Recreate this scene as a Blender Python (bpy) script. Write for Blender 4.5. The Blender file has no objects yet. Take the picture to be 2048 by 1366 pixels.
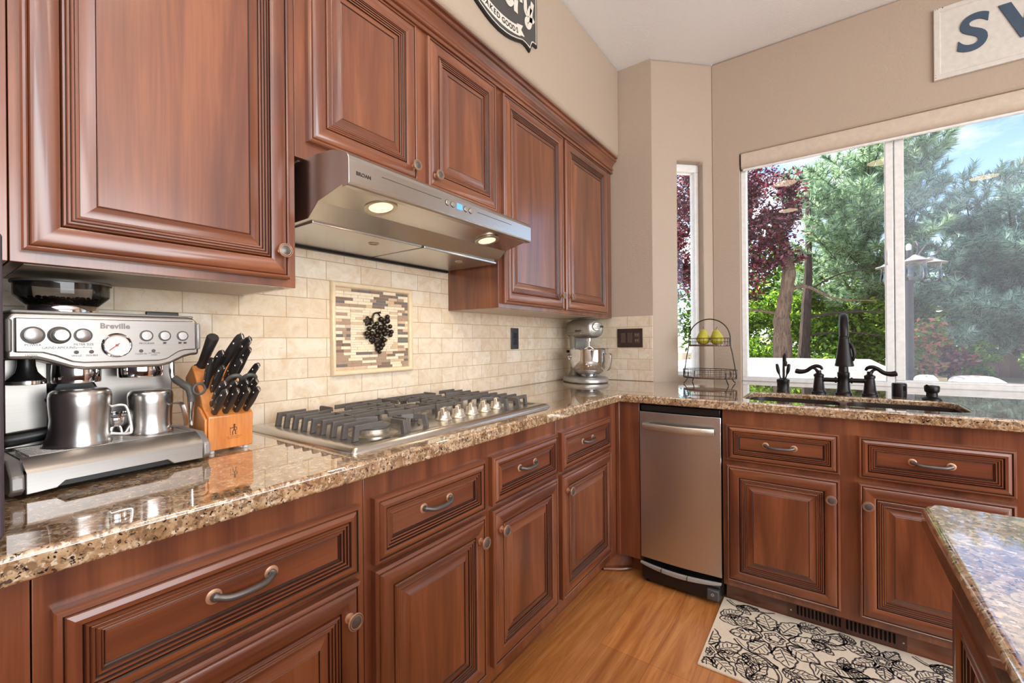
import bpy, bmesh, math, random
from mathutils import Vector, Matrix
C = bpy.context.scene.collection
sc = bpy.context.scene
PI = math.pi
random.seed(7)
# ------------------------------------------------------------ camera
def set_camera():
    yaw, roll = math.radians(35.75), math.radians(-0.5)
    f = Vector((-math.sin(yaw), math.cos(yaw), 0)); r = Vector((math.cos(yaw), math.sin(yaw), 0)); u = Vector((0, 0, 1))
    r2 = r*math.cos(roll) + u*math.sin(roll); u2 = u*math.cos(roll) - r*math.sin(roll)
    cd = bpy.data.cameras.new('camera'); o = bpy.data.objects.new('camera', cd); C.objects.link(o)
    cd.sensor_width = 36.0; cd.lens = 36.0*876.0/2048.0; cd.clip_start = 0.02; cd.clip_end = 300
    M = Matrix((r2, u2, -f)).transposed().to_4x4(); M.translation = Vector((1.485, -2.80, 1.179))
    o.matrix_world = M; sc.camera = o
set_camera()
# ------------------------------------------------------------ world, sun, room light, exposure
def set_world():
    w = bpy.data.worlds.new('sky'); sc.world = w; w.use_nodes = True
    nt = w.node_tree; nt.nodes.clear(); N = nt.nodes.new; L = nt.links.new
    out = N('ShaderNodeOutputWorld'); bg = N('ShaderNodeBackground'); sky = N('ShaderNodeTexSky')
    sky.sky_type = 'NISHITA'; sky.sun_disc = False; sky.sun_elevation = math.radians(55); sky.sun_rotation = math.radians(250)
    sky.altitude = 1400; sky.air_density = 1.0; sky.dust_density = 0.6; sky.ozone_density = 3.0
    tc = N('ShaderNodeTexCoord'); mp = N('ShaderNodeMapping'); mp.inputs['Scale'].default_value = (1.6, 1.6, 5.0)
    nz = N('ShaderNodeTexNoise'); nz.inputs['Scale'].default_value = 2.2; nz.inputs['Detail'].default_value = 7; nz.inputs['Roughness'].default_value = .6
    cr = N('ShaderNodeValToRGB'); cr.color_ramp.elements[0].position = .45; cr.color_ramp.elements[1].position = .62
    mx = N('ShaderNodeMix'); mx.data_type = 'RGBA'; mx.inputs[7].default_value = (4.2, 4.4, 4.6, 1)
    L(tc.outputs['Generated'], mp.inputs['Vector']); L(mp.outputs[0], nz.inputs['Vector']); L(nz.outputs['Fac'], cr.inputs[0])
    L(cr.outputs[0], mx.inputs[0]); L(sky.outputs[0], mx.inputs[6]); L(mx.outputs[2], bg.inputs[0])
    bg.inputs[1].default_value = 0.42
    L(bg.outputs[0], out.inputs[0])
set_world()
def add_sun():
    l = bpy.data.lights.new('sun', 'SUN'); l.energy = 14.0; l.angle = math.radians(.6); l.color = (1, .95, .86)
    o = bpy.data.objects.new('sun', l); C.objects.link(o)
    d = Vector((-.62, .10, .80)); o.rotation_euler = d.to_track_quat('Z', 'Y').to_euler(); o.location = (-6, 3, 12)
add_sun()
def area(name, loc, size, energy, col, aim):
    l = bpy.data.lights.new(name, 'AREA'); l.shape = 'RECTANGLE'; l.size, l.size_y = size; l.energy = energy; l.color = col
    o = bpy.data.objects.new(name, l); C.objects.link(o); o.location = loc
    o.rotation_euler = (-Vector(aim)).to_track_quat('Z', 'Y').to_euler(); return o
# added area fill imitating daylight, at an invented unseen opening in the right-hand wall
area('right_opening_fill', (5.36, -3.45, 1.50), (4.9, 2.35), 235, (.95, .98, 1), (-1, 0, -.22))
# added unseen lamp aimed upward to brighten the ceiling and upper cabinets
area('ceiling_fill', (2.9, -4.1, 1.75), (.5, .5), 92, (.76, .89, 1), (-.08, -.02, 1))
vs = sc.view_settings; vs.view_transform = 'Standard'; vs.look = 'None'; vs.exposure = 0.0; vs.gamma = 1; vs.use_curve_mapping = False
# ------------------------------------------------------------ helpers
WORLD = {}
def wm(o): return WORLD.get(o.name, Matrix.Identity(4))
def tag(o, label=None, cat=None, group=None, kind=None):
    if label: o['label'] = label
    if cat: o['category'] = cat
    if group: o['group'] = group
    if kind: o['kind'] = kind
    return o
def thing(name, label, cat, loc=(0, 0, 0), rz=0, group=None):
    o = bpy.data.objects.new(name, None); C.objects.link(o); o.empty_display_size = .05
    o.location = loc; o.rotation_euler = (0, 0, rz)
    WORLD[o.name] = Matrix.Translation(loc) @ Matrix.Rotation(rz, 4, 'Z')
    return tag(o, label, cat, group)
def axis_mat(a, b, up=None):
    """matrix whose z runs from a to b, origin a"""
    a = Vector(a); b = Vector(b); z = (b-a).normalized(); q = z.to_track_quat('Z', 'Y')
    M = q.to_matrix().to_4x4(); M.translation = a; return M
class MB:
    """collects shapes of ONE mesh object"""
    def __init__(s): s.bm = bmesh.new(); s.mi = 0
    def add(s, vs_, fs, M=None):
        bv = [s.bm.verts.new((M @ Vector(v)) if M else v) for v in vs_]
        for f in fs:
            try: fc = s.bm.faces.new([bv[i] for i in f]); fc.material_index = s.mi
            except ValueError: pass
        return s
    def box(s, a, b, M=None):
        x0, x1 = sorted((a[0], b[0])); y0, y1 = sorted((a[1], b[1])); z0, z1 = sorted((a[2], b[2]))
        return s.add([(x0, y0, z0), (x1, y0, z0), (x1, y1, z0), (x0, y1, z0), (x0, y0, z1), (x1, y0, z1), (x1, y1, z1), (x0, y1, z1)],
                     [(0, 3, 2, 1), (4, 5, 6, 7), (0, 1, 5, 4), (1, 2, 6, 5), (2, 3, 7, 6), (3, 0, 4, 7)], M)
    def grid(s, rings, closed=True, caps=True, M=None):
        n = len(rings[0]); vs_ = [p for r in rings for p in r]; fs = []
        for i in range(len(rings)-1):
            for j in range(n if closed else n-1):
                k = (j+1) % n; fs.append((i*n+j, i*n+k, (i+1)*n+k, (i+1)*n+j))
        if caps and closed:
            fs.append(tuple(range(n))[::-1]); fs.append(tuple((len(rings)-1)*n+j for j in range(n)))
        return s.add(vs_, fs, M)
    def lathe(s, prof, M=None, n=32, sy=1.0, caps=True):
        return s.grid([[(r*math.cos(2*PI*j/n), sy*r*math.sin(2*PI*j/n), z) for j in range(n)] for r, z in prof], True, caps, M)
    def cyl(s, a, b, r, r2=None, n=20):
        a = Vector(a); L = (Vector(b)-a).length
        return s.lathe([(r, 0), (r if r2 is None else r2, L)], axis_mat(a, b), n)
    def tube(s, pts, r, n=8, closed=False, caps=True):
        P = [Vector(p) for p in pts]; m = len(P); rr = r if isinstance(r, (list, tuple)) else [r]*m
        rings = []; prev = None
        for i in range(m):
            if closed: t = P[(i+1) % m]-P[i-1]
            else: t = P[min(i+1, m-1)]-P[max(i-1, 0)]
            t.normalize()
            if prev is None:
                prev = t.orthogonal().normalized()
            else:
                prev = prev - t*prev.dot(t)
                prev = prev.normalized() if prev.length > 1e-6 else t.orthogonal().normalized()
            w = t.cross(prev)
            rings.append([tuple(P[i]+(prev*math.cos(2*PI*j/n)+w*math.sin(2*PI*j/n))*rr[i]) for j in range(n)])
        if closed: rings.append(rings[0]); caps = False
        return s.grid(rings, True, caps)
    def prism(s, poly, z0, z1, M=None):
        n = len(poly)
        return s.grid([[(p[0], p[1], z0) for p in poly], [(p[0], p[1], z1) for p in poly]], True, True, M)
    def sphere(s, c, r, n=16, m=10, sc_=(1, 1, 1)):
        return s.lathe([(max(1e-4, r*math.sin(PI*i/m)), -r*math.cos(PI*i/m)) for i in range(m+1)], Matrix.Translation(c) @ Matrix.Diagonal((*sc_, 1)), n)
    def build(s, name, mats, parent=None, bevel=0, seg=2, smooth=38, weld=False, local=False):
        bm = s.bm
        if weld: bmesh.ops.remove_doubles(bm, verts=bm.verts, dist=1e-5)
        bmesh.ops.recalc_face_normals(bm, faces=bm.faces)
        W = wm(parent) if parent else Matrix.Identity(4)
        if parent and not local: bm.transform(W.inverted())
        me = bpy.data.meshes.new(name); bm.to_mesh(me); bm.free()
        for m in (mats if isinstance(mats, (list, tuple)) else [mats]): me.materials.append(m)
        o = bpy.data.objects.new(name, me); C.objects.link(o)
        if parent: o.parent = parent
        WORLD[o.name] = W
        if smooth:
            me.shade_smooth(); me.set_sharp_from_angle(angle=math.radians(smooth))
        if bevel:
            b = o.modifiers.new('bevel', 'BEVEL'); b.width = bevel; b.segments = seg; b.limit_method = 'ANGLE'; b.angle_limit = math.radians(40); b.harden_normals = False
        return o
def struct(o, label=None, cat=None):
    o['kind'] = 'structure'
    return tag(o, label, cat)
def copy_tree(o, parent=None):
    c = o.copy(); C.objects.link(c); WORLD[c.name] = Matrix.Identity(4)
    if parent: c.parent = parent
    for ch in list(o.children): copy_tree(ch, c)
    return c
def arc(c, r, a0, a1, n, ax=(1, 0, 0), ay=(0, 0, 1)):
    c = Vector(c); ax = Vector(ax); ay = Vector(ay)
    return [tuple(c+ax*r*math.cos(a0+(a1-a0)*i/n)+ay*r*math.sin(a0+(a1-a0)*i/n)) for i in range(n+1)]
def spline(pts, n=8):
    P = [Vector(p) for p in pts]; out = []
    for i in range(len(P)-1):
        p0, p1, p2, p3 = P[max(i-1, 0)], P[i], P[i+1], P[min(i+2, len(P)-1)]
        for k in range(n):
            t = k/n; out.append(.5*((2*p1)+(p2-p0)*t+(2*p0-5*p1+4*p2-p3)*t*t+(3*p1-p0-3*p2+p3)*t**3))
    out.append(P[-1]); return out
def rrect(x0, y0, x1, y1, r, n=5):
    o = []
    for cx, cy, a in ((x1-r, y0+r, -PI/2), (x1-r, y1-r, 0), (x0+r, y1-r, PI/2), (x0+r, y0+r, PI)):
        o += [(cx+r*math.cos(a+PI/2*i/n), cy+r*math.sin(a+PI/2*i/n)) for i in range(n+1)]
    return o
def basis(o, ex, ey, ez):
    M = Matrix((Vector(ex), Vector(ey), Vector(ez))).transposed().to_4x4(); M.translation = Vector(o); return M
def text_mesh(mb, s, M, size, depth=.0006, align='CENTER', bold=0.0, shear=0, space=1.0):
    cu = bpy.data.curves.new('lettering', 'FONT'); cu.body = s; cu.size = size; cu.extrude = depth/2; cu.align_x = align; cu.align_y = 'CENTER'
    cu.offset = bold; cu.shear = shear; cu.space_character = space; cu.resolution_u = 8 if size > .05 else 3
    o = bpy.data.objects.new('lettering', cu); C.objects.link(o)
    dg = bpy.context.evaluated_depsgraph_get(); me = o.evaluated_get(dg).to_mesh()
    mb.add([v.co.copy() for v in me.vertices], [tuple(p.vertices) for p in me.polygons], M)
    o.evaluated_get(dg).to_mesh_clear(); bpy.data.objects.remove(o); bpy.data.curves.remove(cu)
# ------------------------------------------------------------ materials
def srgb(r, g, b):
    f = lambda c: (c/255/12.92) if c/255 <= .04045 else ((c/255+.055)/1.055)**2.4
    return (f(r), f(g), f(b), 1)
class NT:
    def __init__(s, name):
        s.m = bpy.data.materials.new(name); s.m.use_nodes = True; s.nt = s.m.node_tree
        s.b = s.nt.nodes['Principled BSDF']; s.out = s.nt.nodes['Material Output']
    def n(s, t, **k):
        nd = s.nt.nodes.new(t)
        for a, v in k.items():
            if a.startswith('i_'):
                key = a[2:].replace('_', ' ')
                nd.inputs[int(key) if key.isdigit() else key].default_value = v
            else: setattr(nd, a, v)
        return nd
    def l(s, a, b): s.nt.links.new(a, b)
    def coords(s, scale=(1, 1, 1), rot=(0, 0, 0)):
        tc = s.n('ShaderNodeTexCoord'); mp = s.n('ShaderNodeMapping'); mp.inputs['Scale'].default_value = scale; mp.inputs['Rotation'].default_value = rot
        s.l(tc.outputs['Object'], mp.inputs['Vector']); return mp.outputs[0]
    def noise(s, vec, scale, detail=4, rough=.5, dist=0):
        nd = s.n('ShaderNodeTexNoise'); s.l(vec, nd.inputs['Vector']); nd.inputs['Scale'].default_value = scale; nd.inputs['Detail'].default_value = detail
        nd.inputs['Roughness'].default_value = rough; nd.inputs['Distortion'].default_value = dist; return nd.outputs['Fac']
    def ramp(s, fac, stops, interp='LINEAR'):
        r = s.n('ShaderNodeValToRGB'); r.color_ramp.interpolation = interp; e = r.color_ramp.elements
        while len(e) < len(stops): e.new(.5)
        for i, (p, c) in enumerate(stops): e[i].position = p; e[i].color = c if len(c) == 4 else (*c, 1)
        s.l(fac, r.inputs[0]); return r.outputs[0]
    def mix(s, fac, a, b, blend='MIX'):
        m = s.n('ShaderNodeMix', data_type='RGBA', blend_type=blend)
        for inp, v in ((m.inputs[0], fac), (m.inputs[6], a), (m.inputs[7], b)):
            if hasattr(v, 'type') and hasattr(v, 'links'): s.l(v, inp)
            else: inp.default_value = v
        return m.outputs[2]
    def bump(s, h, strength=.2, dist=.001):
        b = s.n('ShaderNodeBump'); b.inputs['Strength'].default_value = strength; b.inputs['Distance'].default_value = dist
        s.l(h, b.inputs['Height']); s.l(b.outputs[0], s.b.inputs['Normal'])
    def set(s, **k):
        for a, v in k.items():
            i = s.b.inputs[a.replace('_', ' ')]
            if hasattr(v, 'links'): s.l(v, i)
            else: i.default_value = v
        return s
def plain(name, col, rough=.5, metal=0, **k):
    t = NT(name); v = t.coords(); n = t.noise(v, 40, 3)
    lo = tuple(c*.93 for c in col[:3])+(1,); hi = tuple(min(1, c*1.05) for c in col[:3])+(1,)
    t.set(Base_Color=t.ramp(n, [(.3, lo), (.7, hi)]), Roughness=rough, Metallic=metal, **k); return t.m
def wood(name, axis, dark, mid, light, rough=.36):
    t = NT(name); s = [1, 1, 1]; sc_ = [5.0, 5.0, 5.0]; sc_[axis] = .55
    v = t.coords(tuple(sc_)); a = t.noise(v, 2.0, 5, .55, 1.1)
    s2 = [60., 60., 60.]; s2[axis] = 2.0; b = t.noise(t.coords(tuple(s2)), 3.0, 3, .5)
    c1 = t.ramp(a, [(.30, dark), (.5, mid), (.68, light)])
    c2 = t.ramp(b, [(.34, (.86, .84, .82)), (.6, (1, 1, 1))])
    t.set(Base_Color=t.mix(1.0, c1, c2, 'MULTIPLY'), Roughness=rough, Coat_Weight=1.0, Coat_Roughness=.20, Specular_IOR_Level=.55)
    t.bump(b, .05, .0006); return t.m
D_, M_, L_ = srgb(86, 42, 24), srgb(118, 63, 37), srgb(142, 82, 49)
WOOD = [wood('cherry_wood_x', 0, D_, M_, L_), wood('cherry_wood_y', 1, D_, M_, L_), wood('cherry_wood_z', 2, D_, M_, L_)]
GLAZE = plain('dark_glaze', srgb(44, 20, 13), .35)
HIGH = WOOD
def steel(name, axis, col=(.62, .60, .57), rough=.27, stren=.06):
    t = NT(name); s = [260., 260., 260.]; s[axis] = 2.5
    n = t.noise(t.coords(tuple(s)), 3.0, 3, .6)
    t.set(Base_Color=t.ramp(n, [(.3, tuple(c*.9 for c in col)), (.7, col)]), Metallic=1.0, Roughness=rough); t.bump(n, stren, .0004); return t.m
STEEL_Y = steel('brushed_steel_y', 1); STEEL_X = steel('brushed_steel_x', 0); STEEL_Z = steel('brushed_steel_z', 2)
CHROME = plain('chrome', (.72, .72, .72, 1), .08, 1.0)
BRONZE = plain('oil_rubbed_bronze', srgb(44, 40, 40), .38, .75)
IRON = plain('cast_iron', srgb(92, 86, 82), .5, .15)
BLACK = plain('black_plastic', srgb(20, 19, 19), .35)
DARKGREY = plain('dark_grey_plastic', srgb(82, 78, 72), .45)
PEWTER = plain('antique_pewter', srgb(104, 98, 94), .34, .55)
COPPER = plain('worn_copper', srgb(196, 150, 118), .36, .5)
NICKEL = plain('satin_nickel', srgb(205, 196, 180), .30, .9)
WHITE = plain('white_vinyl', srgb(238, 238, 236), .35)
TEXTB = plain('dark_lettering', srgb(48, 42, 38), .5)
def mat_granite():
    t = NT('granite'); v = t.coords()
    big = t.noise(v, 34, 4, .6, .5); med = t.noise(v, 84, 4, .6, .5); fine = t.noise(v, 150, 3, .55, .4)
    base = t.ramp(big, [(.34, srgb(134, 98, 66)), (.48, srgb(172, 138, 102)), (.60, srgb(202, 174, 140)), (.72, srgb(176, 150, 128))])
    base = t.mix(t.ramp(med, [(.50, (0, 0, 0)), (.57, (.8, .8, .8))]), base, srgb(116, 88, 64))
    base = t.mix(t.ramp(t.noise(v, 118, 3, .5, .3), [(.60, (0, 0, 0)), (.65, (.9, .9, .9))]), base, srgb(216, 198, 172))
    base = t.mix(t.ramp(fine, [(.60, (0, 0, 0)), (.635, (1, 1, 1))]), base, srgb(40, 34, 32))
    base = t.mix(t.ramp(t.noise(v, 62, 3, .55, .8), [(.66, (0, 0, 0)), (.685, (.9, .9, .9))]), base, srgb(62, 54, 52))
    t.set(Base_Color=base, Roughness=.05, Specular_IOR_Level=.9, Coat_Weight=1.0, Coat_Roughness=.015, Coat_IOR=1.75); return t.m
GRANITE = mat_granite()
def mat_wall(name, col):
    t = NT(name); v = t.coords(); n = t.noise(v, 120, 3, .55)
    t.set(Base_Color=col, Roughness=.52, Specular_IOR_Level=.35); t.bump(n, .5, .004); return t.m
WALL = mat_wall('wall_paint', srgb(182, 164, 146)); CEIL = mat_wall('ceiling_paint', srgb(244, 246, 248))
def mat_tile(name, along):
    t = NT(name); tc = t.n('ShaderNodeTexCoord'); sp = t.n('ShaderNodeSeparateXYZ'); cb = t.n('ShaderNodeCombineXYZ')
    t.l(tc.outputs['Object'], sp.inputs[0]); t.l(sp.outputs[along], cb.inputs[0]); t.l(sp.outputs[2], cb.inputs[1])
    mp = t.n('ShaderNodeMapping'); t.l(cb.outputs[0], mp.inputs[0])
    mp.inputs['Location'].default_value = ((1.896+.147*.0) if along == 1 else .147*.2, -.9165 + 1e-4, 0)
    br = t.n('ShaderNodeTexBrick', offset=.5, offset_frequency=2, squash=1.0)
    for k, v in (('Scale', 1.0), ('Mortar Size', .0011), ('Mortar Smooth', .1), ('Bias', 0.0), ('Brick Width', .147), ('Row Height', .0704)): br.inputs[k].default_value = v
    br.inputs['Color1'].default_value = srgb(230, 217, 198); br.inputs['Color2'].default_value = srgb(218, 200, 176); br.inputs['Mortar'].default_value = srgb(168, 146, 116)
    t.l(mp.outputs[0], br.inputs['Vector'])
    n = t.noise(tc.outputs['Object'], 16, 6, .65, 1.2)
    col = t.mix(t.ramp(n, [(.42, (0, 0, 0)), (.72, (.55, .55, .55))]), br.outputs['Color'], srgb(196, 160, 112))
    col = t.mix(t.ramp(t.noise(tc.outputs['Object'], 55, 5, .7, 1.5), [(.62, (0, 0, 0)), (.70, (.5, .5, .5))]), col, srgb(172, 138, 98))
    t.set(Base_Color=col, Roughness=.36, Specular_IOR_Level=.4)
    inv = t.n('ShaderNodeMath', operation='SUBTRACT', i_0=1.0); t.l(br.outputs['Fac'], inv.inputs[1]); t.bump(inv.outputs[0], .6, .0015); return t.m
TILE_A = mat_tile('travertine_tile_y', 1); TILE_B = mat_tile('travertine_tile_x', 0)
def mat_floor():
    t = NT('wood_floor'); tc = t.n('ShaderNodeTexCoord'); mp = t.n('ShaderNodeMapping'); t.l(tc.outputs['Object'], mp.inputs[0])
    mp.inputs['Rotation'].default_value = (0, 0, PI/2)
    br = t.n('ShaderNodeTexBrick', offset=.37, offset_frequency=3)
    for k, v in (('Scale', 1.0), ('Mortar Size', .0008), ('Mortar Smooth', .2), ('Brick Width', 1.22), ('Row Height', .19)): br.inputs[k].default_value = v
    br.inputs['Color1'].default_value = (.86, .86, .86, 1); br.inputs['Color2'].default_value = (1.08, 1.05, 1, 1); br.inputs['Mortar'].default_value = (.45, .4, .35, 1)
    t.l(mp.outputs[0], br.inputs['Vector'])
    a = t.noise(t.coords((11, .9, 1)), 2.0, 6, .6, 1.8); b = t.noise(t.coords((70, 4, 1)), 2.0, 3, .5, .5)
    c = t.ramp(a, [(.28, srgb(164, 98, 48)), (.5, srgb(194, 126, 68)), (.72, srgb(214, 150, 90))])
    c = t.mix(t.ramp(b, [(.56, (0, 0, 0)), (.68, (.35, .35, .35))]), c, srgb(154, 90, 46))
    t.set(Base_Color=t.mix(1.0, c, br.outputs['Color'], 'MULTIPLY'), Roughness=.30, Specular_IOR_Level=.45, Coat_Weight=.15, Coat_Roughness=.2); return t.m
FLOOR = mat_floor()
def mat_glass(name, tint=(1, 1, 1), refl=.6):
    t = NT(name); nt = t.nt; nt.nodes.remove(t.b)
    tr = t.n('ShaderNodeBsdfTransparent'); tr.inputs[0].default_value = (*tint, 1); gl = t.n('ShaderNodeBsdfGlossy'); gl.inputs['Roughness'].default_value = .003
    fr = t.n('ShaderNodeFresnel', i_IOR=1.45); mu = t.n('ShaderNodeMath', operation='MULTIPLY', i_1=refl); mx = t.n('ShaderNodeMixShader')
    t.l(fr.outputs[0], mu.inputs[0]); t.l(mu.outputs[0], mx.inputs[0]); t.l(tr.outputs[0], mx.inputs[1]); t.l(gl.outputs[0], mx.inputs[2]); t.l(mx.outputs[0], t.out.inputs[0]); return t.m
GLASS = mat_glass('window_glass')
def mat_screen():
    t = NT('insect_screen'); t.nt.nodes.remove(t.b)
    tr = t.n('ShaderNodeBsdfTransparent'); df = t.n('ShaderNodeBsdfDiffuse'); df.inputs[0].default_value = srgb(176, 182, 190); tl = t.n('ShaderNodeBsdfTranslucent'); tl.inputs[0].default_value = srgb(190, 198, 208)
    a = t.n('ShaderNodeMixShader', i_0=.5); m = t.n('ShaderNodeMixShader', i_0=.12)
    t.l(df.outputs[0], a.inputs[1]); t.l(tl.outputs[0], a.inputs[2]); t.l(tr.outputs[0], m.inputs[1]); t.l(a.outputs[0], m.inputs[2]); t.l(m.outputs[0], t.out.inputs[0]); return t.m
SCREEN = mat_screen()
def emit(name, col, s):
    t = NT(name); t.set(Base_Color=col, Emission_Color=col, Emission_Strength=s, Roughness=.4); return t.m
# ============================================================ SETTING
CZ = 2.985
def plate(mb, outer, holes, z0, z1):
    bm = bmesh.new(); es = []
    for loop in [outer]+holes:
        vs_ = [bm.verts.new((p[0], p[1], z1)) for p in loop]
        es += [bm.edges.new((vs_[i], vs_[(i+1) % len(vs_)])) for i in range(len(vs_))]
    bmesh.ops.triangle_fill(bm, use_beauty=True, use_dissolve=False, edges=es)
    V = [v.co.copy() for v in bm.verts]; F = [[v.index for v in f.verts] for f in bm.faces]
    bm.verts.index_update(); F = [[v.index for v in f.verts] for f in bm.faces]; bm.free(); n = len(V)
    allv = [tuple(v) for v in V]+[(v[0], v[1], z0) for v in V]
    fs = [tuple(f) for f in F]+[tuple(i+n for i in f[::-1]) for f in F]; k = 0
    for loop in [outer]+holes:
        m = len(loop); fs += [(k+i, k+(i+1) % m, k+(i+1) % m+n, k+i+n) for i in range(m)]; k += m
    mb.add(allv, fs)
def wall_with_hole(name, O, ex, ey, L, H, hole, thick, mat, bev=.012):
    """wall in the plane O + u*ex + w*z, thickness along ey; hole = (u0,w0,u1,w1)"""
    mb = MB(); M = basis(O, ex, (0, 0, 1), Vector(ex).cross(Vector((0, 0, 1))))
    sgn = 1 if Vector(ex).cross(Vector((0, 0, 1))).dot(Vector(ey)) > 0 else -1
    u0, w0, u1, w1 = hole; t = thick*sgn
    o = [(0, 0), (L, 0), (L, H), (0, H)]; h = [(u0, w0), (u1, w0), (u1, w1), (u0, w1)]
    vs_ = [(p[0], p[1], 0) for p in o+h]+[(p[0], p[1], t) for p in o+h]; fs = []
    for i in range(4):
        j = (i+1) % 4
        fs += [(i, j, 4+j, 4+i), (8+i, 8+j, 12+j, 12+i), (i, j, 8+j, 8+i), (4+i, 4+j, 12+j, 12+i)]
    mb.add(vs_, fs, M); return struct(mb.build(name, mat, bevel=bev, seg=3))
mb = MB().box((-.6, -6.7, -.05), (5.5, .30, 0)); struct(mb.build('floor', FLOOR, smooth=0))
mb = MB().box((-.15, -6.7, CZ), (5.6, .45, CZ+.08)); struct(mb.build('ceiling', CEIL, smooth=0))
mb = MB().box((-.13, -6.7, 0), (-.010, .12, CZ)); struct(mb.build('wall_left', WALL, smooth=0))
mb = MB().box((-.010, -6.7, 2.405), (.363, .006, CZ)); struct(mb.build('wall_soffit', WALL, bevel=.022, seg=4))
mb = MB().box((-.13, .006, 0), (.577, .12, CZ)); struct(mb.build('wall_corner', WALL, smooth=0))
S2 = math.sqrt(.5); ED = Vector((S2, S2, 0)); ND = Vector((-S2, S2, 0))
wall_with_hole('wall_diagonal', (.577, .006, 0), ED, ND, .4313, CZ, (.176, .945, .364, 2.345), .13, WALL)
wall_with_hole('wall_window', (.880, .305, 0), (1, 0, 0), (0, 1, 0), 1.78, CZ, (.160, .80, 1.585, 2.36), .14, WALL)
mb = MB().prism([(2.66, .305), (2.96, .006), (2.96, .14), (2.72, .40), (2.66, .44)], 0, CZ); struct(mb.build('wall_diagonal_right', WALL, smooth=0))
mb = MB().box((2.96, .006, 0), (5.5, .14, CZ)); struct(mb.build('wall_back_right', WALL, smooth=0))
wall_with_hole('wall_right', (5.4, -6.7, 0), (0, 1, 0), (1, 0, 0), 6.8, CZ, (.75, .28, 5.75, 2.72), .12, WALL)  # hole is an unseen opening made for the added fill light
mb = MB().box((-.13, -6.75, 0), (5.5, -6.6, CZ)); struct(mb.build('wall_rear', WALL, smooth=0))
mb = MB().box((-1, .42, 2.72), (4.5, 1.05, 2.90)); struct(mb.build('trim_2', WHITE, smooth=0), 'unseen white roof eave added above the kitchen window to block sun', 'eave')  # eave put in out of view to keep sun off the sink counter
# tile backsplashes
mb = MB().box((-.010, -3.4, .9145), (0, 0, 1.56)); struct(mb.build('trim_3', TILE_A, smooth=0), 'cream travertine subway tile backsplash behind the cooktop', 'backsplash')
mb = MB().box((0, .006, .9145), (.579, 0, 1.338)); struct(mb.build('trim_4', TILE_B, bevel=.002), 'cream tile backsplash return on the short corner wall beside the mixer', 'backsplash')
# ------------------------------------------------------------ windows
def window_big():
    fr = MB(); x0, x1, z0, z1 = 1.041, 2.464, .9145, 2.36; ya, yb = .345, .415; fr.box((x0, ya, .80), (x1, yb, .9144))
    w = .030
    fr.box((x0, ya, z0+.0242), (x0+w, yb, z1-w-.0002)); fr.box((x1-w, ya, z0+.0242), (x1, yb, z1-w-.0002)); fr.box((x0, ya, z0+.0002), (x1, yb, z0+.024)); fr.box((x0, ya, z1-w), (x1, yb, z1))
    o = struct(fr.build('window_1', WHITE, bevel=.003), 'wide white vinyl sliding window above the sink', 'window')
    m = MB().box((1.748, ya+.008, .93), (1.782, yb-.01, 2.34)); m.build('meeting_stile', WHITE, o, bevel=.003)
    s = MB(); sx0, sx1, sz0, sz1, sy0, sy1 = 1.786, 2.43, .9385, 2.33, .352, .392
    s.box((sx0, sy0, sz0+.0122), (sx0+.040, sy1, sz1-.0302)); s.box((sx1-.03, sy0, sz0+.0122), (sx1, sy1, sz1-.0302)); s.box((sx0, sy0, sz0), (sx1, sy1, sz0+.012)); s.box((sx0, sy0, sz1-.03), (sx1, sy1, sz1))
    so = s.build('sliding_sash', WHITE, o, bevel=.003)
    MB().box((1.079, .372, .938), (1.747, .376, 2.33)).build('fixed_pane', GLASS, o, smooth=0)
    MB().box((1.828, .366, .950), (2.40, .370, 2.30)).build('sash_pane', GLASS, so, smooth=0)
    MB().box((1.80, .407, .94), (2.43, .4085, 2.33)).build('insect_screen', SCREEN, o, smooth=0)
    h = MB().tube(spline([(1.755, .352, 1.585), (1.755, .336, 1.59), (1.755, .334, 1.62), (1.755, .334, 1.64), (1.755, .352, 1.655)], 4), .005); h.build('latch', WHITE, o)
    return o
window_big()
def window_small():
    M = basis((.577, .006, 0), ED, ND, (0, 0, 1)); w = .022
    f = MB(); u0, u1, z0, z1, a, b = .176, .364, .945, 2.345, .058, .115
    f.box((u0, a, z0+w+.0002), (u0+w, b, z1-.0502), M); f.box((u1-w-.006, a, z0+w+.0002), (u1, b, z1-.0502), M); f.box((u0, a, z0), (u1, b, z0+w), M); f.box((u0, a, z1-.05), (u1, b, z1), M)
    o = struct(f.build('window_2', WHITE, bevel=.003), 'narrow white framed window in the angled bay wall', 'window')
    MB().box((u0+w, .084, z0+w), (u1-w, .088, z1-.05), M).build('pane', GLASS, o, smooth=0)
window_small()
# roller shade cassette in the head of the big window
def roller_shade():
    t = thing('roller_shade', 'cream roller shade rolled up in its fascia at the head of the sink window', 'blind', (1.75, .31, 2.36))
    fab = plain('shade_fascia', srgb(206, 190, 172), .5)
    pr = [(.312, 2.357), (.302, 2.350), (.2975, 2.335), (.296, 2.31), (.298, 2.29), (.304, 2.272), (.318, 2.262), (.34, 2.262), (.343, 2.357)]
    mb = MB(); mb.grid([[(x, y, z) for y, z in pr] for x in (1.050, 2.455)]); mb.build('fascia', fab, t)
    MB().tube([(1.06, .322, 2.253), (2.445, .322, 2.253)], .008, 10).build('hem_bar', WHITE, t)
    MB().box((1.0475, .30, 2.256), (1.0495, .343, 2.356)).build('end_cap', DARKGREY, t)
roller_shade()
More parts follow.
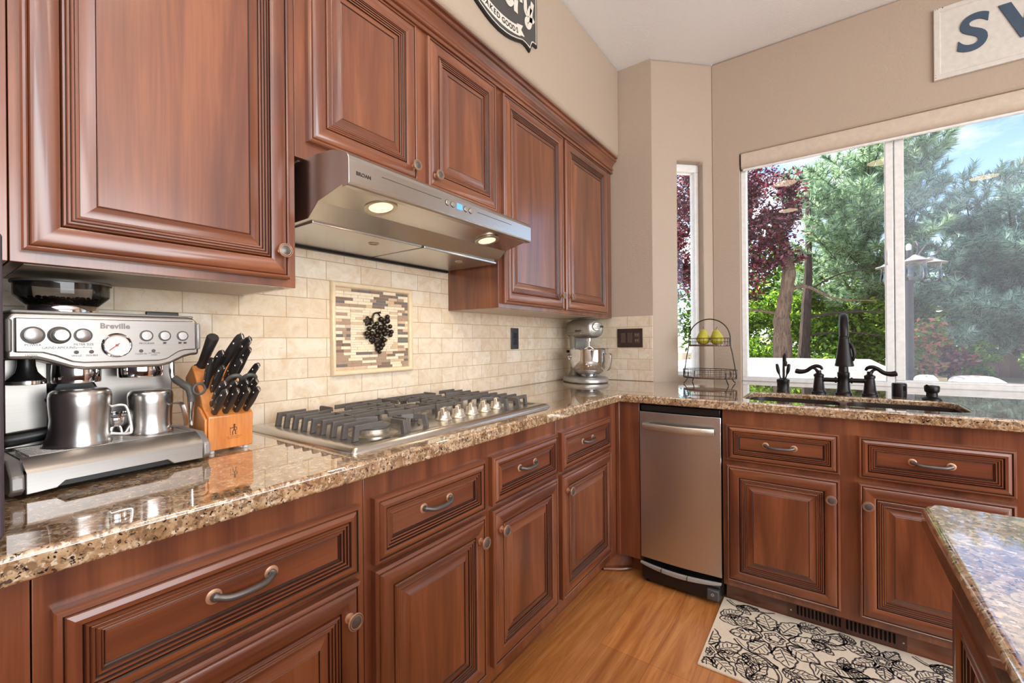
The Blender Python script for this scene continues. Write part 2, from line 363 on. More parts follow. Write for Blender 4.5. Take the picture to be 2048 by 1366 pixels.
# ------------------------------------------------------------ crown moulding over the wall cabinets
def crown():
    p = [(.300, 2.302), (.316, 2.302), (.3185, 2.306), (.3185, 2.312), (.316, 2.316), (.3125, 2.317), (.3125, 2.321), (.319, 2.3225), (.3225, 2.327), (.3225, 2.333), (.319, 2.337), (.3175, 2.341), (.320, 2.352), (.326, 2.363), (.334, 2.370), (.3345, 2.374), (.342, 2.3755), (.3465, 2.381), (.3465, 2.387), (.343, 2.391), (.343, 2.394), (.352, 2.3955), (.355, 2.400), (.352, 2.4035), (.300, 2.4035)]
    mb = MB(); mb.grid([[(x, y, z) for x, z in p] for y in (-3.5, -.002)]); struct(mb.build('trim_1', WOOD[1], smooth=42), 'cherry wood crown moulding along the top of the wall cabinets', 'crown moulding')
crown()
# ============================================================ CABINETS
DOORP = [(0, 0), (0, .014), (.003, .017), (.0065, .018), (.009, .0165), (.0105, .0142, 1), (.0125, .0165), (.021, .0200), (.031, .0215), (.041, .0202), (.0495, .0165), (.052, .0128, 1), (.0535, .0172), (.0565, .0182), (.0585, .0160, 1), (.060, .0172), (.063, .0170), (.065, .0148, 1), (.0665, .0160), (.0695, .0156), (.0712, .0134, 1), (.073, .0142), (.076, .0136), (.0775, .0102, 1), (.080, .0104), (.092, .0138), (.0995, .0162), (.1015, .0145, 1), (.103, .0152)]
DRAWP = [(0, 0), (0, .014), (.003, .0175), (.008, .0185), (.0105, .0160, 1), (.0125, .0180), (.020, .0205), (.027, .0200), (.030, .0160, 1), (.0315, .0185), (.0345, .0185), (.0362, .0158, 1), (.038, .0172), (.041, .0170), (.0427, .0142, 1), (.0445, .0155), (.0475, .0152), (.0495, .0118, 1), (.051, .0125), (.053, .0105, 1), (.054, .0112)]
def panel_front(mb, M, w, h, prof):
    """rectangular moulded front; local x = width, y = height, z = outward. materials: 0 vertical grain, 1 horizontal grain, 2 glaze"""
    ring = lambda i, z0_: (lambda z: [(i, i, z), (w-i, i, z), (w-i, h-i, z), (i, h-i, z)])(z0_*1.2)
    R = [ring(p[0], p[1]) for p in prof]
    for k in range(len(R)-1):
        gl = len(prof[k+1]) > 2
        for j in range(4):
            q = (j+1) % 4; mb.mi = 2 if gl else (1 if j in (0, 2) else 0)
            mb.add([R[k][j], R[k][q], R[k+1][q], R[k+1][j]], [(0, 1, 2, 3)], M)
    mb.mi = 0 if prof is DOORP else 1; mb.add(R[-1], [(0, 1, 2, 3)], M); mb.mi = 0
KNOB = None
def knob(parent, pos, nrm):
    global KNOB
    M = axis_mat(Vector(pos), Vector(pos)+Vector(nrm))
    if KNOB is None:
        mb = MB(); mb.lathe([(.0095, 0), (.0095, .002), (.006, .004), (.0055, .012), (.008, .016), (.0135, .0195), (.0158, .0225), (.0150, .0255)], caps=True, n=28)
        mb.mi = 1; mb.lathe([(.0148, .0252), (.0125, .0262), (.0118, .0252), (.0095, .0258), (.005, .0275), (.0004, .028)], n=28)
        mb.bm.transform(Matrix.Diagonal((1.16, 1.16, 1.05, 1))); bmesh.ops.recalc_face_normals(mb.bm, faces=mb.bm.faces)
        KNOB = bpy.data.meshes.new('knob'); mb.bm.to_mesh(KNOB); mb.bm.free(); KNOB.materials.append(COPPER); KNOB.materials.append(PEWTER); KNOB.shade_smooth(); KNOB.set_sharp_from_angle(angle=math.radians(40))
    o = bpy.data.objects.new('knob', KNOB); C.objects.link(o); o.parent = parent; o.matrix_local = wm(parent).inverted() @ M; WORLD[o.name] = M; return o
def pull(parent, a, b, nrm):
    a = Vector(a); b = Vector(b); n = Vector(nrm); d = b-a; dn = Vector((0, 0, -.004))
    mb = MB(); pts = spline([a+n*.001, a+n*.011+d*.03, a+n*.021+d*.2+dn, a+n*.024+d*.5+dn*1.2, a+n*.021+d*.8+dn, b+n*.011-d*.03, b+n*.001], 6)
    m = len(pts)-1; mb.tube(pts, [.0078 if i in (0, m) else .0048+.0014*math.sin(PI*i/m)**.5 + (.0022 if i < 6 or i > m-6 else 0) for i in range(m+1)], 10)
    mb.mi = 1
    for p in (a, b): mb.lathe([(.0128, 0), (.0128, .0016), (.0100, .003)], axis_mat(p, p+n), 20)
    return mb.build('pull', [PEWTER, COPPER], parent)
def front(parent, name, wall, u0, u1, z0, z1, depth, prof):
    """wall 'A': front faces +x, u=y ; 'B': faces -y, u=x ; 'I': faces -x, u=y"""
    mb = MB()
    if wall == 'A': M = basis((depth, u0, z0), (0, 1, 0), (0, 0, 1), (1, 0, 0)); ax = 1
    elif wall == 'B': M = basis((u0, depth, z0), (1, 0, 0), (0, 0, 1), (0, -1, 0)); ax = 0
    else: M = basis((depth, u1, z0), (0, -1, 0), (0, 0, 1), (-1, 0, 0)); ax = 1
    panel_front(mb, M, u1-u0, z1-z0, prof)
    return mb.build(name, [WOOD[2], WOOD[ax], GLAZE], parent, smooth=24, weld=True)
# ---- wall cabinets
UND = plain('pale_cabinet_underside', srgb(196, 182, 166), .5)
XU = .305
def upper(name, label, y0, y1, z0, doors):
    t = thing(name, label, 'wall cabinet', (.15, (y0+y1)/2, z0))
    c = MB().box((.0005, y0+.0006, z0), (XU, y1-.0006, 2.302)); c.build('carcass', WOOD[2], t, bevel=.001)
    MB().box((.004, y0+.02, z0-.0012), (XU-.022, y1-.02, z0+.004)).build('underside_panel', UND, t, smooth=0)
    for (a, b, d0, d1, kn) in doors:
        d = front(t, 'door', 'A', a, b, d0, d1, XU, DOORP)
        if kn: knob(d, (XU+.022, kn[0], kn[1]), (1, 0, 0))
    return t
upper('wall_cabinet', 'large single door cherry wall cabinet above the espresso machine', -2.690, -2.172, 1.330, [(-2.677, -2.195, 1.350, 2.288, (-2.222, 1.420))])
upper('wall_cabinet', 'short two door cherry wall cabinet directly above the range hood', -2.172, -1.262, 1.692, [(-2.140, -1.743, 1.742, 2.288, (-1.768, 1.786)), (-1.689, -1.290, 1.742, 2.288, (-1.660, 1.786))])
upper('wall_cabinet', 'two door cherry wall cabinet in the corner above the stand mixer', -1.262, -.006, 1.330, [(-1.236, -.697, 1.350, 2.288, (-.737, 1.423)), (-.668, -.112, 1.350, 2.288, (-.640, 1.423))])
upper('wall_cabinet', 'cherry wall cabinet at the far left edge, only its stile in view', -3.30, -2.6905, 1.330, [])
# ---- base cabinets under the cooktop wall
XB = .612
def base_A(label, y0, y1, fr, dark=None):
    t = thing('base_cabinet', label, 'base cabinet', (.3, (y0+y1)/2, 0))
    MB().box((.005, y0+.0006, .1), (XB, y1-.0006, .8735)).build('carcass', WOOD[2], t, bevel=.001)
    MB().box((.05, y0+.0006, 0), (XB-.075, y1-.0006, .1)).build('toe_kick', WOOD[1], t, smooth=0)
    for (a, b, side) in fr:
        d = front(t, 'drawer', 'A', a, b, .660, .815, XB, DRAWP); m = (a+b)/2
        pull(d, (XB+.013, m-.048, .745), (XB+.013, m+.048, .745), (1, 0, 0))
        e = front(t, 'door', 'A', a, b, .152, .645, XB, DOORP)
        if side: knob(e, (XB+.0235, (b-.034) if side == 'r' else (a+.034), .580), (1, 0, 0))
    return t
base_A('cherry base cabinet with one drawer below the espresso machine and knife block', -2.7015, -2.182, [(-2.683, -2.202, 'r')])
base_A('two door two drawer cherry base cabinet under the cooktop', -2.182, -1.297, [(-2.162, -1.757, 'r'), (-1.722, -1.315, 'l')])
base_A('cherry base cabinet with one drawer beside the inside corner', -1.297, -.6862, [(-1.280, -.799, 'l')])
base_A('plain cherry base cabinet end at the lower left edge of the frame', -3.30, -2.7020, [])
# ---- base cabinets under the window wall
YB = -.685
def base_B():
    t = thing('base_cabinet', 'cherry sink base cabinet with two doors and two false drawers', 'base cabinet', (1.57, -.4, 0))
    c = MB(); x0, x1 = 1.1055, 2.031
    c.box((x0, YB, .1), (x1, YB+.02, .8735)); c.box((x0, YB+.0205, .1), (x0+.018, -.02, .8735)); c.box((x1-.018, YB+.0205, .1), (x1, -.02, .8735)); c.box((x0+.0185, YB+.0205, .1), (x1-.0185, -.02, .118))
    c.build('carcass', WOOD[2], t, bevel=.001)
    MB().box((x0, YB+.068, 0), (x1, -.05, .1)).build('toe_kick', WOOD[0], t, smooth=0)
    for a, b, side in ((1.123, 1.521, 'r'), (1.577, 1.979, 'l')):
        d = front(t, 'false_drawer', 'B', a, b, .655, .811, YB, DRAWP); m = (a+b)/2
        pull(d, (m-.050, YB-.013, .735), (m+.050, YB-.013, .735), (0, -1, 0))
        e = front(t, 'door', 'B', a, b, .130, .634, YB, DOORP)
        knob(e, ((b-.028) if side == 'r' else (a+.026), YB-.0235, .560), (0, -1, 0))
base_B()
def base_right():
    t = thing('base_cabinet', 'cherry base cabinet at the right edge beyond the sink cabinet', 'base cabinet', (2.5, -.4, 0))
    MB().box((2.0316, YB, .1), (3.195, -.02, .8735)).build('carcass', WOOD[2], t, bevel=.001)
    MB().box((2.0316, YB+.076, 0), (3.195, -.05, .1)).build('toe_kick', WOOD[0], t, smooth=0)
    d = front(t, 'drawer', 'B', 2.07, 2.55, .655, .811, YB, DRAWP); front(t, 'door', 'B', 2.07, 2.55, .130, .634, YB, DOORP)
    pull(d, (2.26, YB-.011, .735), (2.36, YB-.011, .735), (0, -1, 0))
base_right()
def filler():
    t = thing('corner_filler_panel', 'dark cherry filler panel between the corner cabinet and the compactor', 'cabinet panel', (.67, -.68, .1))
    MB().box((XB+.001, YB, .1), (.7305, YB+.02, .8735)).build('panel', WOOD[2], t, bevel=.0015)
    MB().box((XB+.0015, YB-.012, .1), (XB+.020, YB-.0002, .8735)).build('corner_stile', WOOD[2], t, bevel=.002)
    MB().prism([(.5375, -.70), (.612, -.655), (.660, -.609), (.60, -.575), (.5375, -.575)], .0, .0995).build('angled_base', WOOD[0], t, bevel=.001)
    MB().box((.655, YB+.085, 0), (.7305, YB+.10, .0995)).build('toe_kick', WOOD[0], t, smooth=0)
    q = MB().tube([(.5440, -.709, .010), (.6165, -.664, .010), (.6600, -.6225, .010)], .0085, 8); q.build('shoe_moulding', WOOD[0], t)
filler()
# ---- countertop, sink
def countertop():
    out = [(0.0005, -3.30), (.648, -3.30), (.648, -.722), (3.2, -.722), (3.2, -.001), (2.962, -.001), (2.655, .304), (2.463, .304), (2.463, .344), (1.042, .344), (1.042, .304), (.882, .304), (.5785, -.001), (.0005, -.001)]
    hole = rrect(1.175, -.628, 1.905, -.285, .085, 8)
    mb = MB(); plate(mb, out, [hole], .8742, .914)
    tag(mb.build('countertop', GRANITE, bevel=.007, seg=3), 'polished brown speckled granite countertop running around the inside corner to the sink', 'countertop')
countertop()
def sink():
    t = thing('kitchen_sink', 'dark double bowl undermount sink set in the granite below the faucet', 'sink', (1.54, -.455, .69))
    m = plain('dark_composite', srgb(52, 44, 42), .28, .1)
    b1 = rrect(1.179, -.624, 1.528, -.289, .078, 6); b2 = rrect(1.552, -.624, 1.901, -.289, .078, 6)
    mb = MB(); plate(mb, rrect(1.1758, -.6272, 1.9042, -.2858, .0845, 8), [b1, b2], .876, .8925); mb.build('rim', m, t)
    for b in (b1, b2):
        cx = sum(p[0] for p in b)/len(b); cy = sum(p[1] for p in b)/len(b); k = lambda s, z: [(cx+(p[0]-cx)*s, cy+(p[1]-cy)*s, z) for p in b]
        mb = MB(); mb.grid([k(1, .8915), k(.992, .86), k(.96, .70), k(.93, .685), k(.5, .682), k(.1, .680)], True, False); mb.add(k(.1, .680), [tuple(range(len(b)))])
        bo = mb.build('bowl', m, t); MB().lathe([(.045, .681), (.042, .684), (.02, .683)], Matrix.Translation((cx, cy, 0)), 24).build('drain', CHROME, bo)
sink()
# ---- island
def island():
    t = thing('island_cabinet', 'cherry island cabinet with panelled side under the near granite top', 'island', (2.3, -2.9, 0))
    MB().box((1.648, -4.2, .1), (3.0, -1.880, .8735)).build('carcass', WOOD[2], t, bevel=.002)
    MB().box((1.72, -4.15, 0), (2.95, -1.95, .1)).build('toe_kick', WOOD[1], t, smooth=0)
    for a, b in ((-2.42, -1.925), (-2.98, -2.47)): front(t, 'side_panel', 'I', a, b, .150, .835, 1.648, DOORP)
    out = [(1.603, -4.25), (3.05, -4.25), (3.05, -1.832), (1.640, -1.832), (1.612, -1.843), (1.603, -1.868)]
    mb = MB(); plate(mb, out, [], .874, .914)
    tag(mb.build('island_countertop', GRANITE, bevel=.010, seg=3), 'polished granite island top with a clipped corner at the lower right', 'countertop')
island()
# ---- recessed ceiling lights
def can(x, y, i):
    t = thing('recessed_light', ['recessed ceiling can light nearest the cooktop wall cabinets', 'recessed ceiling can light farther back over the left aisle', 'recessed ceiling can light above the near end of the island', 'recessed ceiling can light over the back of the room'][i], 'ceiling light', (x, y, CZ))
    MB().lathe([(.135, CZ-.004), (.138, CZ-.002), (.138, CZ-.0005), (.116, CZ-.0005), (.118, CZ-.006), (.130, CZ-.006)], Matrix.Translation((x, y, 0)), 28, caps=False).build('trim_ring', WHITE, t)
    MB().lathe([(.0005, CZ-.002), (.117, CZ-.002)], Matrix.Translation((x, y, 0)), 28, caps=False).build('lamp', LAMPM, t)
    l = bpy.data.lights.new('can_light', 'SPOT'); l.energy = 14; l.spot_size = math.radians(125); l.spot_blend = .8; l.shadow_soft_size = .11; l.color = (1, .92, .82)
    o = bpy.data.objects.new('can_light', l); C.objects.link(o); o.location = (x, y, CZ-.03)
LAMPM = emit('warm_lamp', (1, .78, .52, 1), 15)
for i, (x, y) in enumerate(((1.10, -2.42), (1.05, -3.71), (1.95, -2.30), (2.93, -3.58))): can(x, y, i)
# ============================================================ RANGE HOOD
def hood():
    yl, yr = -2.150, -1.272; xl, xr = .520, .487
    t = thing('range_hood', 'stainless steel under cabinet range hood with two lit lamps', 'range hood', (.25, -1.71, 1.52))
    def P(s, x, zl, zr):  # point at left/right end, x given for left end and scaled to the right end
        k = xr/xl if x > .3 else 1
        return (x, yl, zl) if s == 0 else (x*k, yr, zr)
    prof = [(.001, 1.690, 1.690), (.36, 1.689, 1.689), (.440, 1.682, 1.684), (.490, 1.668, 1.674), (.510, 1.659, 1.666), (.517, 1.650, 1.659), (.520, 1.640, 1.650), (.520, 1.583, 1.597), (.518, 1.577, 1.592), (.512, 1.5745, 1.590), (.494, 1.574, 1.589)]
    under = [(.490, 1.581, 1.595), (.380, 1.560, 1.570), (.330, 1.522, 1.528), (.001, 1.518, 1.522)]
    body = prof+under
    mb = MB(); mb.grid([[P(s, *p) for p in body] for s in (0, 1)], True, True)
    mb.build('shell', STEEL_Y, t, bevel=.0012, smooth=14)
    # recessed lamp strip trim line and bright lower band
    # filters
    for a, b in ((-2.13, -1.722), (-1.710, -1.29)):
        f = MB(); f.box((.02, a, 1.5160), (.318, b, 1.5255)); fo = f.build('filter', STEEL_X, t, bevel=.002)
        MB().tube(arc((.235, (a*.35+b*.65), 1.5152), .016, 0, 2*PI, 20, (1, 0, 0), (0, 1, 0))[:-1], .0022, 6, True).build('pull_ring', NICKEL, fo)
    MB().box((.002, yl+.004, 1.508), (.017, yr-.004, 1.520)).build('rear_channel', BLACK, t)
    LAMPH = emit('halogen_lamp', (1, .80, .50, 1), 1.15)
    for ym, xm in ((-1.985, .432), (-1.468, .410)):
        k = (ym-yl)/(yr-yl); z0 = (1.560+(1.570-1.560)*k) + (xm-.378)/(.110)*.0225
        d = Vector((.110, 0, .0235)).normalized(); n = Vector((d.z, 0, -d.x)); M = axis_mat((xm, ym, z0), Vector((xm, ym, z0))+n)
        r = MB().lathe([(.047, -.002), (.0475, .003), (.044, .0045), (.036, .003), (.033, -.001)], M, 32, caps=False).build('lamp_ring', NICKEL, t)
        MB().lathe([(.0342, .0008), (.022, .0028), (.0005, .0034)], M, 28, caps=False).build('lamp_lens', LAMPH, r)
        l = bpy.data.lights.new('hood_light', 'SPOT'); l.energy = 5; l.spot_size = math.radians(130); l.spot_blend = .7; l.shadow_soft_size = .03; l.color = (1, .80, .55)
        o = bpy.data.objects.new('hood_light', l); C.objects.link(o); o.location = Vector((xm, ym, z0))+n*.02; o.rotation_euler = (-Vector((-.25, 0, -1))).to_track_quat('Z', 'Y').to_euler()
    # front: buttons, display, grooves, lettering   (front plane tapers from left to right)
    ey = (Vector((xr, yr, 1.659))-Vector((xl, yl, 1.650))).normalized(); nx = Vector((ey.y, -ey.x, 0)).normalized(); up = nx.cross(ey)
    def F(y, dz=0, off=.0006):
        k = (y-yl)/(yr-yl); return Vector((xl+(xr-xl)*k, yl+(yr-yl)*k, 1.6165+.0115*k+dz))+nx*off
    for y in (-1.786, -1.760, -1.695, -1.669):
        b = MB().lathe([(.0085, -.001), (.0085, .0012), (.0078, .0018), (.0005, .0019)], axis_mat(F(y, .002), F(y, .002)+nx), 24).build('button', NICKEL, t)
        MB().tube([F(y, .002, .0008)+ey*.0092*math.cos(a*PI/10)+up*.0092*math.sin(a*PI/10) for a in range(20)], .0006, 5, True).build('button_ring', BLACK, b)
    M = basis(F(-1.727, .002), ey, up, nx); MB().box((-.0135, -.0095, -.001), (.0135, .0095, .0008), M).build('display', emit('blue_display', (.10, .32, .85, 1), .8), t, smooth=0)
    for a, b in ((-2.046, -1.815), (-1.632, -1.42)): MB().tube([F(a, .006, .0002), F(b, .006, .0002)], .0009, 6).build('groove_line', DARKGREY, t)
    m = MB(); text_mesh(m, 'BROAN', basis(F(-2.105, -.008), ey, up, nx), .0135, bold=.0002); m.build('lettering', TEXTB, t, smooth=0)
hood()
# ============================================================ COOKTOP
def cooktop():
    y0, y1, x0, x1 = -2.185, -1.272, .040, .578
    t = thing('gas_cooktop', 'stainless five burner gas cooktop with cast iron grates set in the granite', 'cooktop', (.31, -1.73, .9145))
    mb = MB(); R = lambda i, z, r=.012: [(p[0], p[1], z) for p in rrect(x0+i, y0+i, x1-i, y1-i, r, 4)]
    mb.grid([R(0, .9142), R(0, .9165), R(.004, .9205), R(.010, .9262), R(.016, .9282), R(.043, .9290), R(.049, .9255), R(.053, .9235)], True, False)
    mb.add(R(.053, .9235), [tuple(range(len(R(0, 0))))]); mb.build('surface', STEEL_Y, t, smooth=50)
    # raised control area at the front
    cp = [(x1-.034, -2.06), (x1-.048, -2.03)]+[tuple(p)[:2] for p in spline([(.530, -1.985, 0), (.510, -1.93, 0), (.480, -1.885, 0), (.445, -1.865, 0), (.420, -1.840, 0), (.410, -1.80, 0)], 5)]+[(.405, -1.48), (.415, -1.44)]+[tuple(p)[:2] for p in spline([(.43, -1.42, 0), (.46, -1.41, 0), (.505, -1.40, 0), (.530, -1.36, 0), (.544, -1.325, 0)], 5)]
    mb = MB(); mb.prism(cp, .9236, .9285); mb.build('control_panel', STEEL_Y, t, bevel=.002)
    def grate(bars, name='grate'):
        mb = MB()
        for pts, la, lb in bars:
            n = len(pts)
            for i in range(n-1):
                a = Vector((*pts[i], .958)); b = Vector((*pts[i+1], .958)); d = (b-a).normalized(); s = Vector((-d.y, d.x, 0)); w = .0044
                ex = d*.003
                vs_ = []
                for p in (a-ex, b+ex):
                    vs_ += [p+s*w+Vector((0, 0, -.008)), p-s*w+Vector((0, 0, -.008)), p-s*w*.7+Vector((0, 0, .0065)), p+s*w*.7+Vector((0, 0, .0065))]
                mb.add(vs_, [(0, 1, 2, 3), (7, 6, 5, 4), (0, 4, 5, 1), (1, 5, 6, 2), (2, 6, 7, 3), (3, 7, 4, 0)])
            for lg, p, q in ((la, pts[0], pts[1]), (lb, pts[-1], pts[-2])):
                if lg:
                    d = (Vector((*q, 0))-Vector((*p, 0))).normalized(); s = Vector((-d.y, d.x, 0)); p = Vector((*p, 0)); vs_ = []
                    for z, o0, o1 in ((.9237, -.009, .006), (.9640, -.002, .012)):
                        for o, w in ((o0, -.0062), (o0, .0062), (o1, .0062), (o1, -.0062)): vs_.append(p+d*o+s*w+Vector((0, 0, z)))
                    mb.add(vs_, [(3, 2, 1, 0), (4, 5, 6, 7), (0, 1, 5, 4), (1, 2, 6, 5), (2, 3, 7, 6), (3, 0, 4, 7)])
        return mb.build(name, IRON, t, bevel=.0012)
    def side(yo, s, yin):
        """outer edge yo, direction s (+1 inwards = +y)"""
        B = []; xs = [.095+.0495*i for i in range(9)]
        ends = [.085, .10, .155, .20, .255, .20, .135, .10, .085]
        for i, x in enumerate(xs):
            e = ends[i]
            if i in (2, 6): pts = [(x, yo), (x, yo+s*.07), (x+(.022 if i == 2 else -.022)*-1, yo+s*.125)]
            elif i in (3, 5): pts = [(x, yo), (x, yo+s*.10), (x+(.016 if i == 3 else -.016), yo+s*.20), (x, yo+s*.30)]
            elif i == 4: pts = [(x, yo), (x, yo+s*.31)]
            else: pts = [(x, yo), (x, yo+s*e)]
            B.append((pts, True, i in (4,)))
        for i, x in enumerate(xs):
            if i in ((0, 1, 2, 6) if s > 0 else (0, 1, 2)): B.append(([(x, yo+s*yin), (x, yo+s*(yin-.035)), (x+(.03 if i in (0, 1, 2) else -.03)*(.5 if i in (1, 7) else .2), yo+s*(yin-.10))], i in (0, 2, 6, 8), False))
        for x in (.075, .513): B.append(([(x, yo+s*.155), (x+(.06 if x < .3 else -.06), yo+s*.155)], True, False))
        B.append(([(.245, yo+s*.10), (.345, yo+s*.10)], False, False)); B.append(([(.245, yo+s*.22), (.345, yo+s*.22)], False, False))
        for pts in (([(.528, yo+s*.130), (.480, yo+s*.128)], [(.506, yo+s*.232), (.470, yo+s*.215), (.455, yo+s*.185)]) if s > 0 else ([(.528, yo+s*.10), (.480, yo+s*.105)], [(.440, yo+s*.118), (.40, yo+s*.16)])): B.append((pts, True, False))
        return grate(B)
    side(-2.118, 1, .292); side(-1.332, -1, .285)
    B = []
    for i, x in enumerate((.095, .145, .195, .245, .295, .345, .385)):
        m = -1.727
        if 1 <= i <= 5: B.append(([(x, m-.100), (x, m-.045-(.02 if i == 3 else 0))], False, False)); B.append(([(x, m+.100), (x, m+.045+(.02 if i == 3 else 0))], False, False))
        else: B.append(([(x, m-.100), (x, m+.100)], True, True))
    B.append(([(.095, -1.827), (.385, -1.827)], True, True)); B.append(([(.095, -1.627), (.385, -1.627)], True, True))
    B.append(([(.075, -1.727), (.185, -1.727)], True, False)); B.append(([(.395, -1.727), (.29, -1.727)], True, False))
    grate(B)
    for x, y, r in ((.435, -2.020, .046), (.170, -2.000, .036), (.240, -1.727, .055), (.180, -1.445, .036), (.420, -1.440, .040)):
        b = MB().lathe([(r*1.5, .9236), (r*1.35, .9262), (r*1.08, .9268), (r*1.0, .928), (r*1.0, .938), (r*.96, .940)], Matrix.Translation((x, y, 0)), 28).build('burner', NICKEL, t)
        MB().lathe([(r*.95, .9395), (r*1.04, .941), (r*1.04, .946), (r*.9, .949), (r*.0005, .950)], Matrix.Translation((x, y, 0)), 28).build('burner_cap', IRON, b)
    for y, x in ((-1.782, .478), (-1.719, .482), (-1.650, .480), (-1.575, .476), (-1.497, .470)):
        k = MB().lathe([(.0265, .9284), (.0265, .932), (.0235, .935), (.0215, .939), (.0190, .953), (.016, .956)], Matrix.Translation((x, y, 0)), 28)
        k.box((-.0062, -.0205, .944), (.0062, .0205, .9675), Matrix.Translation((x, y, 0)) @ Matrix.Rotation(.55, 4, 'Z')); k.build('knob', NICKEL, t, bevel=.0015)
    m = MB(); text_mesh(m, 'FRIGIDAIRE', basis((.5490, -2.082, .9292), (0, 1, 0), (-1, 0, 0), (0, 0, 1)), .0118, bold=.0001); m.build('lettering', TEXTB, t, smooth=0)
cooktop()
# ============================================================ MOSAIC MEDALLION
def medallion():
    t = thing('mosaic_medallion', 'square stone mosaic medallion with bronze grapes set in the backsplash', 'wall tile decor', (.005, -1.69, 1.055))
    cream = plain('cream_marble', srgb(228, 204, 168), .3); y0, y1, z0, z1 = -1.884, -1.498, 1.056, 1.408; w = .020
    prof = [(0, .0005), (0, .010), (.003, .0165), (.008, .019), (.014, .0165), (.0185, .010), (w, .0035)]
    mb = MB(); R = [[(h, y0+i, z0+i), (h, y1-i, z0+i), (h, y1-i, z1-i), (h, y0+i, z1-i)] for i, h in prof]
    mb.grid(R, True, False); mb.build('frame', cream, t, smooth=50)
    cols = [plain('mosaic_'+n, c, .35) for n, c in (('ivory', srgb(230, 214, 186)), ('sand', srgb(206, 178, 146)), ('taupe', srgb(168, 140, 118)), ('slate', srgb(112, 104, 100)), ('brown', srgb(126, 104, 88)), ('grout', srgb(204, 186, 160)))]
    rnd = random.Random(5); mb = MB(); mb.mi = 5; mb.box((.0006, y0+w-.001, z0+w-.001), (.003, y1-w+.001, z1-w+.001))
    ya, yb, za, zb = y0+w+.001, y1-w-.001, z0+w+.001, z1-w-.001; iy0, iy1, iz0, iz1 = ya+.062, yb-.055, za+.066, zb-.070
    def strips(a, b, zlo, zhi, h, wts, Lr):
        n = round((zhi-zlo)/h); h = (zhi-zlo)/n
        for i in range(n):
            y = a
            while y < b-.002:
                L = min(rnd.uniform(*Lr), b-y); L = b-y if b-y-L < .012 else L
                mb.mi = rnd.choices(range(5), wts)[0]; mb.box((.001, y+.0006, zlo+i*h+.0006), (.0048+rnd.uniform(0, .0012), y+L-.0006, zlo+(i+1)*h-.0006)); y += L
    bw = (40, 22, 18, 10, 12)
    strips(ya, yb, zb-.070, zb, .0117, bw, (.03, .075)); strips(ya, yb, za, iz0, .0117, bw, (.03, .075))
    strips(ya, iy0, iz0, iz1, .0117, (45, 8, 18, 8, 21), (.015, .062)); strips(iy1, yb, iz0, iz1, .0117, (40, 10, 18, 14, 18), (.015, .055))
    strips(iy0, iy1, iz0, iz1, .0096, (78, 22, 0, 0, 0), (.02, .09)); mb.build('mosaic', cols, t, smooth=0)
    br = plain('bronze_grapes', srgb(58, 48, 40), .3, .7); g = MB(); rnd = random.Random(2)
    S = lambda px, py: (-1.884 + (px-72)/(1122-72)*.386, 1.408 - (py-(85+(px-72)*.105))/(1230-(px-72)*.0 - 85 - (px-72)*.16)*.352)
    pts = [(500, 660, 26), (465, 720, 27), (540, 720, 30), (575, 640, 26), (600, 600, 24), (648, 645, 28), (655, 548, 30), (705, 640, 30), (735, 565, 34), (745, 520, 26), (640, 700, 26), (690, 690, 26), (745, 690, 24), (785, 635, 24), (800, 700, 24), (780, 740, 24), (705, 725, 28), (515, 765, 20), (610, 690, 24), (700, 800, 28), (610, 860, 28), (680, 855, 30), (610, 910, 24), (655, 895, 26), (642, 945, 19), (475, 770, 14), (700, 585, 26), (600, 745, 26), (650, 770, 24), (730, 800, 18)]
    for px, py, r in pts:
        y, z = S(px, py); rr = r*.386/1050*1.05; g.sphere((.008+rr*.55+rnd.uniform(0, .006), y, z), rr, 14, 9)
    go = g.build('grapes', br, t)
    lf = MB()
    def leaf(px, py, ang, s):
        y, z = S(px, py); P = []; n = 20
        for i in range(n):
            a = 2*PI*i/n; r = s*(.62+.38*abs(math.cos(2.5*a))); P.append((r*math.cos(a+ang), r*math.sin(a+ang)))
        vs_ = [(.020, y, z)]+[(.012, y+p[0], z+p[1]) for p in P]+[(.006, y+p[0], z+p[1]) for p in P]
        lf.add(vs_, [(0, 1+i, 1+(i+1) % n) for i in range(n)]+[(1+i, 1+n+i, 1+n+(i+1) % n, 1+(i+1) % n) for i in range(n)])
    leaf(505, 570, .5, .021); leaf(640, 790, 1.5, .028); leaf(560, 800, 2, .016); lf.build('leaf', br, t, smooth=20)
    a = [S(*p) for p in ((570, 600), (560, 530), (580, 480), (620, 468), (660, 465))]; MB().tube(spline([(.012, p[0], p[1]) for p in a], 5), [.0035]*20+[.005], 8).build('stem', br, t)
    b = [S(*p) for p in ((625, 470), (645, 490), (655, 510))]; MB().tube([(.012, p[0], p[1]) for p in b], .003, 8).build('stem', br, t)
medallion()
